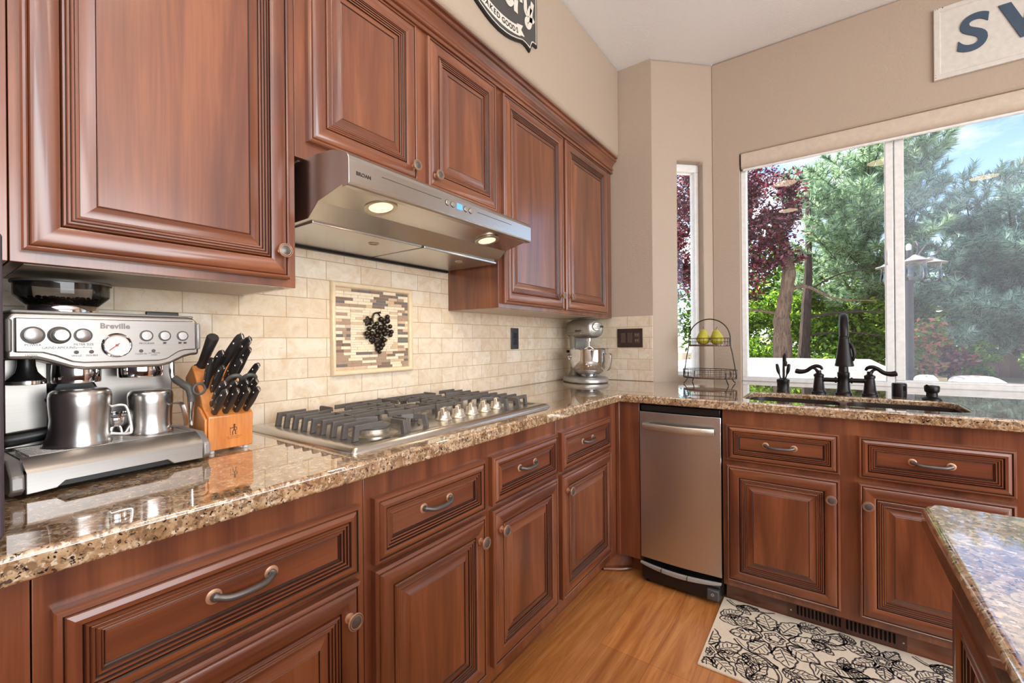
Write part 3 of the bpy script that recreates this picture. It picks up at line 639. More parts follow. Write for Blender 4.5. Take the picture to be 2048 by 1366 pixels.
# ============================================================ WALL PLATES
def outlets():
    t = thing('wall_outlet', 'dark pewter outlet plate on the tile between cooktop and mixer', 'outlet', (0, -.714, 1.134)); pl = plain('pewter_plate', srgb(72, 74, 78), .35, .6)
    MB().box((.0003, -.751, 1.134), (.006, -.677, 1.257)).build('plate', pl, t, bevel=.0025)
    for z in (1.176, 1.215):
        r = MB().box((.006, -.731, z-.016), (.0085, -.697, z+.016)).build('receptacle', BLACK, t, bevel=.003)
        s = MB()
        for dy in (-.0065, .0065): s.box((.0085, -.714+dy-.001, z-.003), (.0088, -.714+dy+.001, z+.006))
        s.build('slot', pl, r, smooth=0)
    t = thing('switch_plate', 'brown three gang plate with two rocker switches and an outlet on the corner tile', 'light switch', (.43, -.001, 1.133)); br = plain('brown_plate', srgb(62, 44, 40), .4, .2)
    MB().box((.343, -.006, 1.133), (.515, -.0003, 1.257)).build('plate', br, t, bevel=.003)
    dk = plain('brown_rocker', srgb(84, 66, 58), .35, .1)
    for x in (.383, .429):
        r = MB(); r.grid([[(x-.0165, -.0062, 1.163), (x-.0165, -.0085, 1.163), (x-.0165, -.0068, 1.197), (x-.0165, -.0105, 1.229), (x-.0165, -.0062, 1.229)], [(x+.0165, -.0062, 1.163), (x+.0165, -.0085, 1.163), (x+.0165, -.0068, 1.197), (x+.0165, -.0105, 1.229), (x+.0165, -.0062, 1.229)]]); r.build('rocker', dk, t, bevel=.0008)
    for z in (1.178, 1.214):
        r = MB().box((.459, -.0085, z-.015), (.493, -.006, z+.015)).build('receptacle', dk, t, bevel=.003); s = MB()
        for dx in (-.0065, .0065): s.box((.476+dx-.001, -.0088, z-.003), (.476+dx+.001, -.0085, z+.006))
        s.build('slot', NICKEL, r, smooth=0)
    t = thing('wall_outlet', 'black outlet plate on the tile behind the espresso machine, mostly hidden', 'outlet', (0, -2.385, 1.146))
    MB().box((.0003, -2.421, 1.146), (.007, -2.348, 1.268)).build('plate', BLACK, t, bevel=.002)
outlets()
# ============================================================ ESPRESSO MACHINE
EO = Vector((.020, -2.555, .9145)); EA = math.radians(4.0)
EM = Matrix.Translation(EO) @ Matrix.Rotation(EA, 4, 'Z')
def espresso():
    t = thing('espresso_machine', 'stainless espresso machine with bean hopper and round pressure gauge on the counter', 'coffee machine', EO, EA)
    L = dict(parent=t, local=True)
    BR = steel('espresso_steel', 1, (.42, .395, .37), .36, .05)
    SATIN = plain('satin_button', (.52, .51, .50, 1), .38, 1.0)
    GRY = plain('silver_grey_plastic', srgb(150, 146, 142), .35, .4)
    # base with side cheeks, drip tray fascia
    b = MB()
    b.prism([(-.146, .006), (.140, .006), (.140, .036), (-.146, .036)], 0, .01, Matrix.Identity(4)) if False else None
    b.box((.0, -.150, .004), (.318, .140, .030)); b.build('base', BLACK, bevel=.004, **L)
    for s0, s1 in ((-.165, -.1475), (.1265, .1405)):
        c = MB(); c.grid([[(x, y, z) for x, z in ((.02, .006), (.320, .006), (.334, .016), (.332, .040), (.300, .064), (.02, .066))] for y in (s0, s1)]); c.build('base_cheek', GRY, bevel=.003, **L)
    f = MB(); n = [(-.1465, .006), (-.108, .008), (-.096, .019), (.058, .020), (.070, .009), (.1255, .008), (.1255, .041), (-.1465, .041)]
    f.add([(.331, p[0], p[1]) for p in n]+[(.318, p[0], p[1]) for p in n], [(0, 1, 2, 7), (2, 3, 6, 7), (3, 4, 5, 6), (8, 15, 10, 9), (10, 15, 14, 11), (11, 14, 13, 12)]+[(i, 8+i, 8+(i+1) % 8, (i+1) % 8) for i in range(8)])
    f.add([(.331, -.1465, .041), (.331, .1255, .041), (.326, .1255, .050), (.326, -.1465, .050), (.294, .1255, .066), (.294, -.1465, .066), (.294, .1255, .041), (.294, -.1465, .041)], [(0, 1, 2, 3), (3, 2, 4, 5), (5, 4, 6, 7)])
    f.build('drip_tray', BR, weld=True, bevel=.0015, **L)
    g = MB(); g.box((.155, -.145, .055), (.296, .125, .0625))
    for i in range(13): g.box((.158+i*.0105, -.135, .0625), (.163+i*.0105, .115, .0665))
    g.build('drip_grille', STEEL_Y, bevel=.0006, **L)
    # rear body and splash plate
    b = MB(); b.box((.0, -.150, .03), (.150, .137, .262)); b.build('body', GRY, bevel=.006, **L)
    p = MB(); p.box((.150, -.146, .066), (.153, .133, .238)); p.box((.150, -.146, .066), (.178, -.088, .238)); p.build('splash_plate', BR, bevel=.002, **L)
    # head with shaped lower edge
    e = [(-.158, .240), (-.118, .239), (-.100, .232), (-.070, .219), (-.050, .2155), (.070, .2155), (.092, .221), (.118, .235), (.132, .239), (.148, .240), (.150, .306), (.142, .322), (.128, .3275), (-.150, .325), (-.158, .316)]
    h = MB(); h.prism([(q[0], q[1]) for q in e], .0, .262, basis((0, 0, 0), (0, 1, 0), (0, 0, 1), (1, 0, 0))); h.build('head', BR, bevel=.006, seg=3, **L)
    q = [(-.1475, .2525), (-.112, .251), (-.095, .2445), (-.072, .2325), (-.055, .2295), (.068, .2290), (.082, .2325), (.104, .248), (.116, .2515), (.1385, .252), (.1375, .318), (-.1475, .3155)]
    p = MB(); p.prism(q, .262, .2705, basis((0, 0, 0), (0, 1, 0), (0, 0, 1), (1, 0, 0))); p.build('control_panel', BR, bevel=.0022, **L)
    for y0_, y1_ in ((-.158, -.1495), (.1405, .150)): MB().box((.24, y0_, .2525), (.268, y1_, .314)).build('panel_end', GRY, bevel=.004, **L)
    MB().box((.01, -.150, .3245), (.255, .140, .331)).build('top_plate', GRY, bevel=.003, **L)
    X0 = .2705
    PM = lambda y, z, x=X0: Matrix.Translation((x, y, z)) @ Matrix.Rotation(PI/2, 4, 'Y')
    for y, r in ((-.1250, .0128), (-.0570, .0110), (.0440, .0096), (.0770, .0093), (.1110, .0091)):
        o = MB().lathe([(r*1.26, -.001), (r*1.26, .0012), (r*1.02, .0014), (r*1.02, .0008)], PM(y, .2838), 28, caps=False).build('button_ring', DARKGREY, **L)
        MB().lathe([(r, -.001), (r, .0026), (r*.93, .0032), (.0004, .0034)], PM(y, .2838), 28).build('button', SATIN, o, local=True)
    o = MB().lathe([(.0165, -.001), (.0165, .0015), (.0150, .002), (.0140, .004)], PM(-.0905, .284), 32).build('grind_dial', DARKGREY, **L)
    MB().lathe([(.0115, .003), (.0110, .016), (.0100, .018), (.0004, .0185)], PM(-.0905, .284), 28).build('dial_knob', STEEL_Y, o, local=True)
    o = MB().lathe([(.0245, -.001), (.0250, .003), (.0225, .0055), (.0205, .0045), (.0205, .002)], PM(-.0062, .2640), 40, caps=False).build('pressure_gauge', CHROME, **L)
    MB().lathe([(.0206, .0018), (.0004, .0018)], PM(-.0062, .2640), 32, caps=False).build('gauge_face', plain('gauge_face', srgb(226, 222, 216), .3), o, local=True)
    a = math.radians(222); nd = MB(); nd.mi = 0; c0 = Vector((X0+.0026, -.0062, .2640)); d = Vector((0, math.cos(a), math.sin(a)))
    nd.tube([c0-d*.006, c0+d*.016], .0007, 5); nd.cyl(c0-Vector((.0006, 0, 0)), c0+Vector((.001, 0, 0)), .0022); nd.build('needle', plain('red_needle', srgb(186, 62, 48), .4), o, local=True)
    for y, z in ((-.0670, .2510), (-.0450, .2513), (.0345, .2513), (.0563, .2511)):
        MB().lathe([(.0036, -.001), (.0036, .0012), (.0022, .0016), (.0004, .0012)], PM(y, z), 16).build('indicator_light', DARKGREY, **L)
    TM = lambda y, z: basis((X0+.0002, y, z), (0, 1, 0), (0, 0, 1), (1, 0, 0)); m = MB()
    for s, y, z, h in (('POWER', -.125, .2655, .0062), ('GRIND AMOUNT', -.0905, .2600, .0060), ('FILTER SIZE', -.0560, .2660, .0058), ('PROGRAM', .0445, .2672, .0056), ('SINGLE', -.0665, .2440, .0046), ('DOUBLE', -.0440, .2440, .0046), ('CLEAN ME', .0345, .2448, .0044), ('HOT WATER', .0575, .2460, .0036), ('STEAM', .0575, .2420, .0036)): text_mesh(m, s, TM(y, z), h, .0003)
    for y in (.077, .106, .116):
        m.box((X0, y-.003, .2665), (X0+.0003, y+.0025, .2700)); m.box((X0, y+.0025, .2680), (X0+.0003, y+.0040, .2692)); m.box((X0, y-.0035, .2655), (X0+.0003, y+.003, .2660))
    for a_, b_ in (((-.067, .2600), (-.045, .2600)), ((-.067, .2600), (-.067, .2575)), ((-.045, .2600), (-.045, .2575)), ((-.056, .2625), (-.056, .2600))): m.tube([(X0+.0002, *a_), (X0+.0002, *b_)], .0004, 4)
    m.build('lettering', TEXTB, smooth=0, **L)
    m = MB(); text_mesh(m, 'Breville', TM(-.0080, .3030), .0150, .0008, bold=.0006, space=1.05); m.build('brand_lettering', plain('grey_metal_lettering', srgb(128, 120, 112), .4, .6), smooth=0, **L)
    m = MB(); text_mesh(m, 'TAMPER', basis((.2622, -.126, .2465), (0, 1, 0), (0, 0, 1), (1, 0, 0)), .0045, .0003); m.add([(.2624, -.1285, .2440), (.2624, -.1235, .2440), (.2624, -.126, .2420)], [(0, 2, 1)]); m.build('lettering', TEXTB, smooth=0, **L)
    # group heads
    for y, r, z0, z1 in ((-.050, .0375, .1880, .2160), (.0565, .0405, .1925, .2160)):
        o = MB().lathe([(r*.98, z1+.01), (r, z1-.004), (r, z0+.003), (r*.97, z0), (r*.80, z0), (r*.78, z0+.006), (.0005, z0+.006)], Matrix.Translation((.200, y, 0)), 36).build('group_head' if y > 0 else 'grind_outlet', CHROME, **L)
    m = MB(); text_mesh(m, 'INSERT', basis((.2408, .040, .1985), (0, 1, 0), (0, 0, 1), (1, 0, 0)), .005, .0003); m.build('lettering', TEXTB, smooth=0, **L)
    c = MB(); c.grid([[(.153, y0_, z) for y0_, z in ((-.082, .190), (-.018, .190), (.004, .150), (-.010, .140), (-.090, .140), (-.098, .150))], [(.190, y0_, z) for y0_, z in ((-.078, .190), (-.022, .190), (-.006, .155), (-.014, .150), (-.086, .150), (-.092, .155))]]); c.build('grind_cradle', BLACK, bevel=.004, **L)
    MB().box((.1885, -.070, .1530), (.1915, -.034, .1640)).build('cradle_label', plain('pale_label', srgb(176, 190, 206), .4), bevel=.001, **L)
    # tamper parked under the left end of the head
    o = MB().lathe([(.012, .2390), (.0125, .226), (.015, .214), (.0225, .2035), (.0270, .1990), (.0270, .1975)], Matrix.Translation((.212, -.1230, 0)), 32).build('tamper', BLACK, **L)
    MB().lathe([(.0275, .1975), (.0275, .1915), (.026, .1905), (.0004, .1905)], Matrix.Translation((.212, -.1230, 0)), 32).build('tamper_base', CHROME, o, local=True)
    # steam wand
    w = MB(); w.tube(spline([(.205, .114, .240), (.205, .114, .210), (.205, .1145, .193), (.210, .117, .180), (.222, .122, .172)], 6), .0060, 12); wo = w.build('steam_wand', CHROME, **L)
    r = MB(); r.tube(spline([(.212, .117, .184), (.228, .126, .171), (.242, .135, .160), (.246, .138, .144), (.246, .138, .128)], 5), [.0080]*6+[.0092]*10+[.0080]*5, 12)
    cc = Vector((.262, .1475, .158)); r.tube([cc+Vector((0, .0125*math.cos(2*PI*i/20), .0125*math.sin(2*PI*i/20))) for i in range(20)], .0028, 8, True)
    r.build('wand_grip', DARKGREY, wo, local=True)
    MB().tube([(.246, .138, .130), (.246, .138, .105), (.2455, .1375, .072)], [.0052, .0052, .0045], 12).build('wand_tube', CHROME, wo, local=True)
    # bean hopper
    HM = Matrix.Translation((.125, -.052, 0)); sm = NT('smoky_hopper'); tr = sm.n('ShaderNodeBsdfTransparent'); tr.inputs[0].default_value = (.88, .86, .84, 1)
    gl = sm.n('ShaderNodeBsdfGlossy'); gl.inputs['Roughness'].default_value = .05; fr = sm.n('ShaderNodeFresnel', i_IOR=1.6); mx = sm.n('ShaderNodeMixShader'); sm.nt.nodes.remove(sm.b)
    sm.l(fr.outputs[0], mx.inputs[0]); sm.l(tr.outputs[0], mx.inputs[1]); sm.l(gl.outputs[0], mx.inputs[2]); sm.l(mx.outputs[0], sm.out.inputs[0])
    MB().lathe([(.0555, .3305), (.0560, .347), (.0540, .350)], HM, 40, caps=False).build('hopper_collar', CHROME, **L)
    ho = MB().lathe([(.0520, .346), (.0560, .350), (.0735, .368), (.0745, .371), (.0745, .395)], HM, 40, caps=False).build('bean_hopper', sm.m, **L)
    MB().lathe([(.0780, .3945), (.0785, .3985), (.0770, .4005), (.0004, .4015)], HM, 40).build('hopper_lid', DARKGREY, ho, local=True)
    bn = MB(); rb = random.Random(3)
    bn.lathe([(.046, .349), (.058, .3605), (.0004, .3630)], HM, 30)
    for i in range(95):
        a = rb.uniform(0, 2*PI); k = rb.uniform(0, 1)**.6; lay = rb.choice((0, 1))
        if lay: r_, z = .050+.0125*k, .350+.0125*k
        else: r_, z = .058*k, .364
        M = HM @ Matrix.Translation((r_*math.cos(a), r_*math.sin(a), z)) @ Matrix.Rotation(rb.uniform(0, 6), 4, 'Z') @ Matrix.Rotation(rb.uniform(-.6, .6), 4, 'X')
        bn.lathe([(max(1e-4, .0034*math.sin(PI*j/5)), -.0052*math.cos(PI*j/5)) for j in range(6)], M @ Matrix.Rotation(PI/2, 4, 'Y'), 7)
    ob = bn.build('coffee_beans', plain('coffee_beans', srgb(52, 32, 22), .35), ho, local=True); ob['kind'] = 'stuff'
espresso()
def pitchers():
    st = steel('pitcher_steel', 0, (.66, .63, .60), .27, .03)
    def pitcher(label, lx, ly, k, ha):
        base = EM @ Vector((lx, ly, .0668)); t = thing('steaming_pitcher', label, 'milk pitcher', base, EA, 'upside down pitchers on the drip tray'); L = dict(parent=t, local=True)
        pr = [(.0440, 0), (.0445, .002), (.0425, .008), (.0405, .020), (.0415, .045), (.0435, .066), (.0438, .080), (.0420, .0875), (.0370, .0915), (.0300, .0925), (.0004, .0925)]
        b = MB(); n = 40; rings = []
        for r, z in pr:
            ring = []
            for j in range(n):
                a = 2*PI*j/n; sp = max(0, math.cos(a-ha-PI))**14*max(0, 1-z/.035)*.010
                ring.append(((r*k+sp)*math.cos(a), (r*k+sp)*math.sin(a), z*k*1.12))
            rings.append(ring)
        b.grid(rings, True, True); b.build('cup', st, **L)
        d = Vector((math.cos(ha), math.sin(ha), 0)); s = Vector((-d.y, d.x, 0)); h = MB()
        path = spline([d*.040*k+Vector((0, 0, .066*k)), d*.058*k+Vector((0, 0, .068*k)), d*.066*k+Vector((0, 0, .058*k)), d*.072*k+Vector((0, 0, .018*k)), d*.066*k+Vector((0, 0, .011*k)), d*.039*k+Vector((0, 0, .014*k))], 6)
        if k > .95:
            h.tube(path, .0030, 8)
        else:
            m = len(path); rr = []
            for i, p in enumerate(path):
                tg = (path[min(i+1, m-1)]-path[max(i-1, 0)]).normalized(); nn = tg.cross(s).normalized()
                rr.append([p+s*.010+nn*.0014, p-s*.010+nn*.0014, p-s*.010-nn*.0014, p+s*.010-nn*.0014])
            h.grid(rr, True, True)
        h.build('handle', st, **L)
    pitcher('larger upturned steel milk pitcher on the left of the espresso drip tray', .245, -.055, 1.07, math.radians(68))
    pitcher('smaller upturned steel milk pitcher at the right end of the espresso drip tray', .225, .066, .93, math.radians(50))
    # portafilter lying across the tray behind the pitchers
    base = EM @ Vector((.195, .012, .0668)); t = thing('portafilter', 'chrome portafilter lying on the drip tray behind the left pitcher', 'portafilter', base, EA); L = dict(parent=t, local=True)
    MB().lathe([(.026, .022), (.0285, .026), (.0290, .042), (.0320, .044), (.0320, .048), (.027, .048), (.026, .030), (.0004, .028)], None, 32).build('basket', CHROME, **L)
    s = MB()
    for dy in (-.010, .010): s.tube(spline([(0, dy*.3, .024), (.002, dy*.8, .016), (.003, dy, .003)], 4), [.0062]*4+[.0058]*5, 10)
    s.build('spout', CHROME, **L); MB().cyl((.020, .014, .044), (.030, .021, .044), .0035).build('lug', CHROME, **L)
    h = MB(); h.tube([(-.004, -.026, .036), (-.005, -.060, .030), (-.008, -.075, .026)], [.008, .007, .0085], 12); h.build('neck', CHROME, **L)
    MB().tube(spline([(-.008, -.074, .0262), (-.010, -.105, .022), (-.014, -.140, .018), (-.018, -.168, .0155)], 5), [.0105, .011, .0115, .012, .0125, .013, .0135, .0135, .0138, .014, .0142, .0142, .0142, .0138, .012, .007], 14).build('handle', BLACK, **L)
pitchers()
# ============================================================ KNIFE BLOCK AND KNIVES
def knives():
    t = thing('knife_block', 'honey coloured wooden knife block full of black handled knives beside the espresso machine', 'knife block', (.22, -2.328, .9145))
    maple = wood('block_maple', 2, srgb(190, 104, 42), srgb(222, 140, 68), srgb(236, 164, 92), .35)
    b = MB(); P = [(.176, .922), (.286, .922), (.291, 1.004), (.258, 1.026), (.246, 1.050), (.190, 1.126), (.146, 1.094), (.170, .960)]
    b.prism(P, 0, .100, basis((0, -2.278, 0), (1, 0, 0), (0, 0, 1), (0, -1, 0))); b.build('block', maple, t, bevel=.0022)
    sh = MB(); sh.prism([(.224, .940), (.284, .928), (.288, .999), (.256, 1.022), (.240, 1.028)], 0, .006, basis((0, -2.3785, 0), (1, 0, 0), (0, 0, 1), (0, -1, 0))); sh.build('side_step', maple, t, bevel=.002)
    for x, y in ((.192, -2.366), (.192, -2.290), (.274, -2.366), (.274, -2.290)): MB().cyl((x, y, .9146), (x, y, .9225), .006).build('foot', plain('clear_foot', srgb(214, 210, 204), .3), t)
    m = MB(); FM = basis((.2885, -2.3225, .9640), (0, 1, 0), Vector((.005, 0, .082)).normalized(), Vector((.082, 0, -.005)).normalized())
    def st(pts, r): m.tube([FM @ Vector((p[0], p[1], .0003)) for p in pts], r, 5)
    m.lathe([(.0026, -.0002), (.0026, .0004), (.0002, .0005)], FM @ Matrix.Translation((.001, .0145, 0)), 12)
    st([(.001, .012), (.0005, .004)], .0016); st([(.0005, .004), (-.003, -.003), (-.002, -.009), (-.0045, -.0095)], .0011); st([(.0005, .004), (.004, -.002), (.0035, -.008), (.006, -.0085)], .0011)
    st([(0, .010), (-.005, .007), (-.009, .0085)], .0008); st([(.001, .010), (.006, .008), (.0065, .003), (.003, .001)], .0009); st([(-.0085, .0095), (-.0075, -.010)], .0005)
    text_mesh(m, 'J.A. HENCKELS', FM @ Matrix.Translation((.0005, -.0140, 0)), .0046, .0003, space=1.15); text_mesh(m, 'INTERNATIONAL', FM @ Matrix.Translation((.0005, -.0182, 0)), .0034, .0003, space=1.1)
    m.build('printed_logo', plain('burnt_print', srgb(84, 44, 22), .5), t, smooth=0)
    HND = plain('knife_handle_black', srgb(46, 43, 42), .36)
    def knife(name, label, base, tip, y, w, th, group):
        a = Vector((base[0], y, base[1])); e = Vector((tip[0], y, tip[1])); d = (e-a).normalized(); L_ = (e-a).length
        M = basis(a, Vector((0, 1, 0)).cross(d), (0, 1, 0), d); kt = thing(name, label, 'knife' if name != 'kitchen_scissors' else 'scissors', tuple(a), 0, group)
        h = MB(); rings = []; nseg = 14
        for i in range(nseg+1):
            s = i/nseg; z = L_*s; ww = w*(.92+.10*math.sin(PI*s*1.1)); off = .0; cut = 1.0
            if s > .80: q = (s-.80)/.20; off = w*.26*q*q; ww *= 1.08*(1-.10*q); cut = 1
            if i == nseg: ww *= .72
            if i == 0: ww *= .95
            tt = th*(1-.18*math.cos(PI*2*s))*(.75 if i == nseg else 1)
            rings.append([(M @ Vector((off+ww/2*math.copysign(abs(math.cos(u))**.55, math.cos(u)), tt/2*math.copysign(abs(math.sin(u))**.55, math.sin(u)), z))) for u in [2*PI*j/14 for j in range(14)]])
        h.grid(rings, True, True); h.build('handle', HND, kt, smooth=50)
        r = MB()
        for s in (.22, .50, .80):
            for sg in (-1, 1):
                c = M @ Vector((w*(.0 if s < .75 else .08), sg*th*.50, L_*s)); r.lathe([(.0032*w/.017, -.0010), (.0030*w/.017, .0010), (.0002, .0012)], axis_mat(c, c+Vector((0, sg, 0))), 12)
        r.build('rivets', CHROME, kt)
        bl = MB(); k2 = [(-w*.42, -.030), (w*.42, -.030), (w*.46, .003), (-w*.46, .003)]; bl.prism([(p[0], p[1]) for p in k2], -th*.26, th*.26, M @ Matrix.Rotation(PI/2, 4, 'X')); bl.build('bolster', CHROME, kt, bevel=.0008)
        tg = MB(); tg.box((-w*.30, -th*.12, L_*.93), (w*.52, th*.12, L_*1.005), M @ Matrix.Translation((w*.16, 0, 0))); tg.build('butt_cap', CHROME, kt, bevel=.0008)
        return kt
    ys = (-2.362, -2.338, -2.314, -2.291); pos = ('leftmost', 'second from the left', 'third from the left', 'rightmost')
    for i, y in enumerate(ys):
        knife('steak_knife', 'black steak knife, %s in the front row of the knife block' % pos[i], (.276, 1.010), (.349, 1.073), y, .0180, .0125, 'steak knives in the knife block')
    for i, y in enumerate(ys):
        knife('steak_knife', 'black steak knife, %s in the second row behind the front row' % pos[i], (.256, 1.030), (.331, 1.091), y+.004, .0175, .0120, 'steak knives in the knife block')
    G = 'kitchen knives in the knife block'
    knife('paring_knife', 'slim black handled knife standing nearly upright beside the sharpening steel', (.228, 1.072), (.268, 1.146), -2.362, .017, .012, G)
    knife('utility_knife', 'black handled knife lowest on the left of the upper block', (.236, 1.062), (.302, 1.128), -2.350, .017, .012, G)
    knife('carving_knife', 'black handled knife just right of the sharpening steel', (.206, 1.092), (.296, 1.164), -2.349, .018, .013, G)
    knife('chefs_knife', 'tallest black handled knife at the back of the block', (.205, 1.096), (.356, 1.203), -2.331, .022, .014, G)
    knife('bread_knife', 'long thick black handled knife just right of the tallest knife', (.214, 1.086), (.350, 1.196), -2.311, .022, .014, G)
    knife('santoku_knife', 'black handled knife with metal cap below the bread knife', (.222, 1.076), (.330, 1.171), -2.303, .019, .013, G)
    knife('boning_knife', 'black handled knife in the middle above the scissors loops', (.230, 1.066), (.334, 1.143), -2.324, .018, .012, G)
    knife('peeling_knife', 'short black handled knife farthest right in the upper block', (.240, 1.056), (.338, 1.131), -2.286, .017, .012, G)
    s = thing('sharpening_steel', 'round black handled sharpening steel at the back left of the block', 'sharpening steel', (.185, -2.355, 1.11))
    d = Vector((.27, 0, .197)); a, e = Vector((.176, -2.356, 1.112)), Vector((.268, -2.358, 1.197)); dd = e-a
    MB().tube([a, a+dd*.06, a+dd*.10, a+dd*.25, a+dd*.6, a+dd*.97, e], [.017, .017, .0125, .0105, .0115, .0135, .0115], 20).build('handle', HND, s)
    MB().cyl(a-dd.normalized()*.02, a+dd*.02, .004).build('rod', CHROME, s)
    s = thing('kitchen_scissors', 'dark grey kitchen scissors with two loop handles in the knife block', 'scissors', (.26, -2.31, 1.07))
    for y, cx, nm in ((-2.326, .300, 0), (-2.292, .300, 1)):
        c = Vector((cx, y, 1.088)); u = Vector((.25, .97, .05)).normalized(); v = Vector((.62, -.1, .60)).normalized(); pts = [c+u*(.0150*math.cos(2*PI*i/24))+v*(.0200*math.sin(2*PI*i/24)) for i in range(24)]
        MB().tube(pts, [.0042+.0012*math.sin(2*PI*i/24) for i in range(24)], 10, True).build('loop_handle', DARKGREY, s)
    MB().tube([(.250, -2.309, 1.050), (.285, -2.309, 1.080)], [.007, .0055], 10).build('pivot_blades', CHROME, s)
knives()
# ============================================================ TALL DARK APPLIANCE at the left edge
def left_appliance():
    t = thing('countertop_oven', 'dark grey appliance at the left end of the counter, only its edge in frame', 'appliance', (.45, -2.95, .9145))
    m = plain('dark_purple_grey_metal', srgb(98, 90, 98), .38, .5)
    MB().box((.10, -3.20, .930), (.630, -2.726, 1.326)).build('body', m, t, bevel=.006)
    MB().box((.630, -3.195, .936), (.640, -2.7262, 1.322)).build('door', m, t, bevel=.004)
    for x in (.16, .58):
        for y in (-3.14, -2.78): MB().cyl((x, y, .9145), (x, y, .932), .014).build('foot', BLACK, t)
left_appliance()
# ============================================================ STAND MIXER
def mixer():
    a = math.radians(-36); t = thing('stand_mixer', 'silver bowl lift stand mixer in the corner under the wall cabinets', 'stand mixer', (.195, -.205, .9145), a); L = dict(parent=t, local=True)
    body = plain('metallic_silver_paint', srgb(168, 164, 158), .34, .7)
    mb = MB(); o = [(x*.155+.01, y*.130, 0) for x, y in [(math.cos(2*PI*i/36), math.sin(2*PI*i/36)) for i in range(36)]]
    def sup(i, k, z):  # rounded base, pinched behind
        th = 2*PI*i/40; c, s = math.cos(th), math.sin(th); return ((.165*k*math.copysign(abs(c)**.8, c))+.015, .128*k*math.copysign(abs(s)**.8, s), z)
    mb.grid([[sup(i, k, z) for i in range(40)] for k, z in ((.96, .0005), (1.0, .006), (1.0, .020), (.97, .030), (.90, .036), (.55, .039), (.1, .040))]); mb.build('base', body, **L)
    # column with shoulder arms
    mb = MB(); rings = []
    for z, x0, x1, w in ((.030, -.135, -.020, .105), (.060, -.125, -.050, .085), (.10, -.122, -.055, .078), (.17, -.120, -.055, .078), (.20, -.120, -.052, .086), (.25, -.120, -.040, .094), (.30, -.118, -.03, .096)):
        rings.append([(p[0], p[1], z) for p in rrect(x0, -w/2*1.2, x1, w/2*1.2, min(.028, (x1-x0)*.4), 5)])
    mb.grid(rings); mb.build('column', body, **L)
    for s in (-1, 1):
        MB().tube(spline([(-.075, s*.058, .165), (-.02, s*.098, .160), (.04, s*.120, .158)], 5), [.015]*5+[.012]*6, 10).build('bowl_arm', body, **L)
        MB().cyl((.042, s*.108, .165), (.042, s*.134, .165), .008).build('bowl_pin', CHROME, **L)
    # head
    mb = MB(); rings = []
    for x, hy, z0, z1 in ((-.165, .030, .315, .372), (-.158, .052, .297, .392), (-.135, .066, .287, .402), (-.09, .072, .282, .407), (0, .073, .280, .408), (.08, .070, .280, .404), (.125, .064, .282, .396), (.148, .055, .288, .388), (.158, .042, .298, .374)):
        cz, hz = (z0+z1)/2, (z1-z0)/2; rings.append([(x, hy*math.copysign(abs(math.cos(u))**.75, math.cos(u)), cz+hz*math.copysign(abs(math.sin(u))**.75, math.sin(u))) for u in [2*PI*j/32 for j in range(32)]])
    mb.grid(rings); mb.build('head', body, smooth=60, **L)
    bd = MB(); bd.tube([(x*1.002, s*.0735, .312) for s in (1,) for x in (-.12, -.05, .03, .10)], .0022, 6); bd.tube([(x, -.0735, .312) for x in (-.12, -.05, .03, .10)], .0022, 6); bd.build('trim_band', CHROME, **L)
    HM = Matrix.Translation((.152, 0, .352)) @ Matrix.Rotation(PI/2, 4, 'Y')
    ho = MB().lathe([(.025, -.01), (.026, .012), (.023, .017), (.0004, .019)], HM, 32).build('attachment_hub', NICKEL, **L)
    hb = MB()
    for i in (-1, 0, 1): hb.box((.171, -.020, .352+i*.010-.002), (.1725, .020, .352+i*.010+.002))
    hb.build('hub_emblem', DARKGREY, ho, local=True); MB().cyl((.158, .029, .352), (.158, .050, .352), .006).build('hub_knob', BLACK, **L)
    for s in (-1, 1):
        m = MB(); text_mesh(m, 'KitchenAid', basis((.06, s*.0742, .328), (1*-s, 0, 0), (0, 0, 1), (0, s, 0)), .017, .0006, bold=.0003); m.build('lettering', TEXTB, smooth=0, **L)
    MB().cyl((.068, 0, .282), (.068, 0, .262), .016).build('beater_shaft', CHROME, **L)
    mb = MB(); mb.tube([(.068, 0, .265), (.068, 0, .225)], .006, 10)
    mb.tube(spline([(.068, 0, .230), (.060, -.050, .190), (.062, -.055, .13), (.068, 0, .085), (.074, .055, .13), (.076, .050, .190), (.068, 0, .230)], 6), .005, 8); mb.build('flat_beater', STEEL_Z, **L)
    # bowl
    B = Matrix.Translation((.066, 0, 0)) @ Matrix.Diagonal((1.12, 1.12, 1, 1))
    MB().lathe([(.030, .046), (.055, .050), (.080, .068), (.100, .100), (.1085, .140), (.1095, .205), (.1115, .212), (.1130, .213), (.1110, .215), (.1080, .212), (.107, .205), (.106, .140), (.097, .102), (.078, .071), (.0004, .054)], B, 48).build('bowl', CHROME, **L)
    MB().lathe([(.050, .0395), (.052, .042), (.046, .048), (.030, .050)], B, 32).build('bowl_foot', CHROME, **L)
    d = Vector((math.cos(.55), math.sin(.55), 0)); s = Vector((-d.y, d.x, 0)); c = Vector((.074, .006, 0)); path = spline([c+d*.107+Vector((0, 0, .180)), c+d*.135+Vector((0, 0, .184)), c+d*.146+Vector((0, 0, .165)), c+d*.138+Vector((0, 0, .105)), c+d*.120+Vector((0, 0, .080)), c+d*.092+Vector((0, 0, .085))], 6)
    h = MB(); rr = []
    for i, p in enumerate(path):
        tg = (path[min(i+1, len(path)-1)]-path[max(i-1, 0)]).normalized(); nn = tg.cross(s).normalized(); rr.append([p+s*.012+nn*.002, p-s*.012+nn*.002, p-s*.012-nn*.002, p+s*.012-nn*.002])
    h.grid(rr); h.build('bowl_handle', STEEL_Z, bevel=.0008, **L)
    MB().cyl((-.10, -.052, .195), (-.10, -.075, .195), .009).build('speed_lever', BLACK, **L)
mixer()
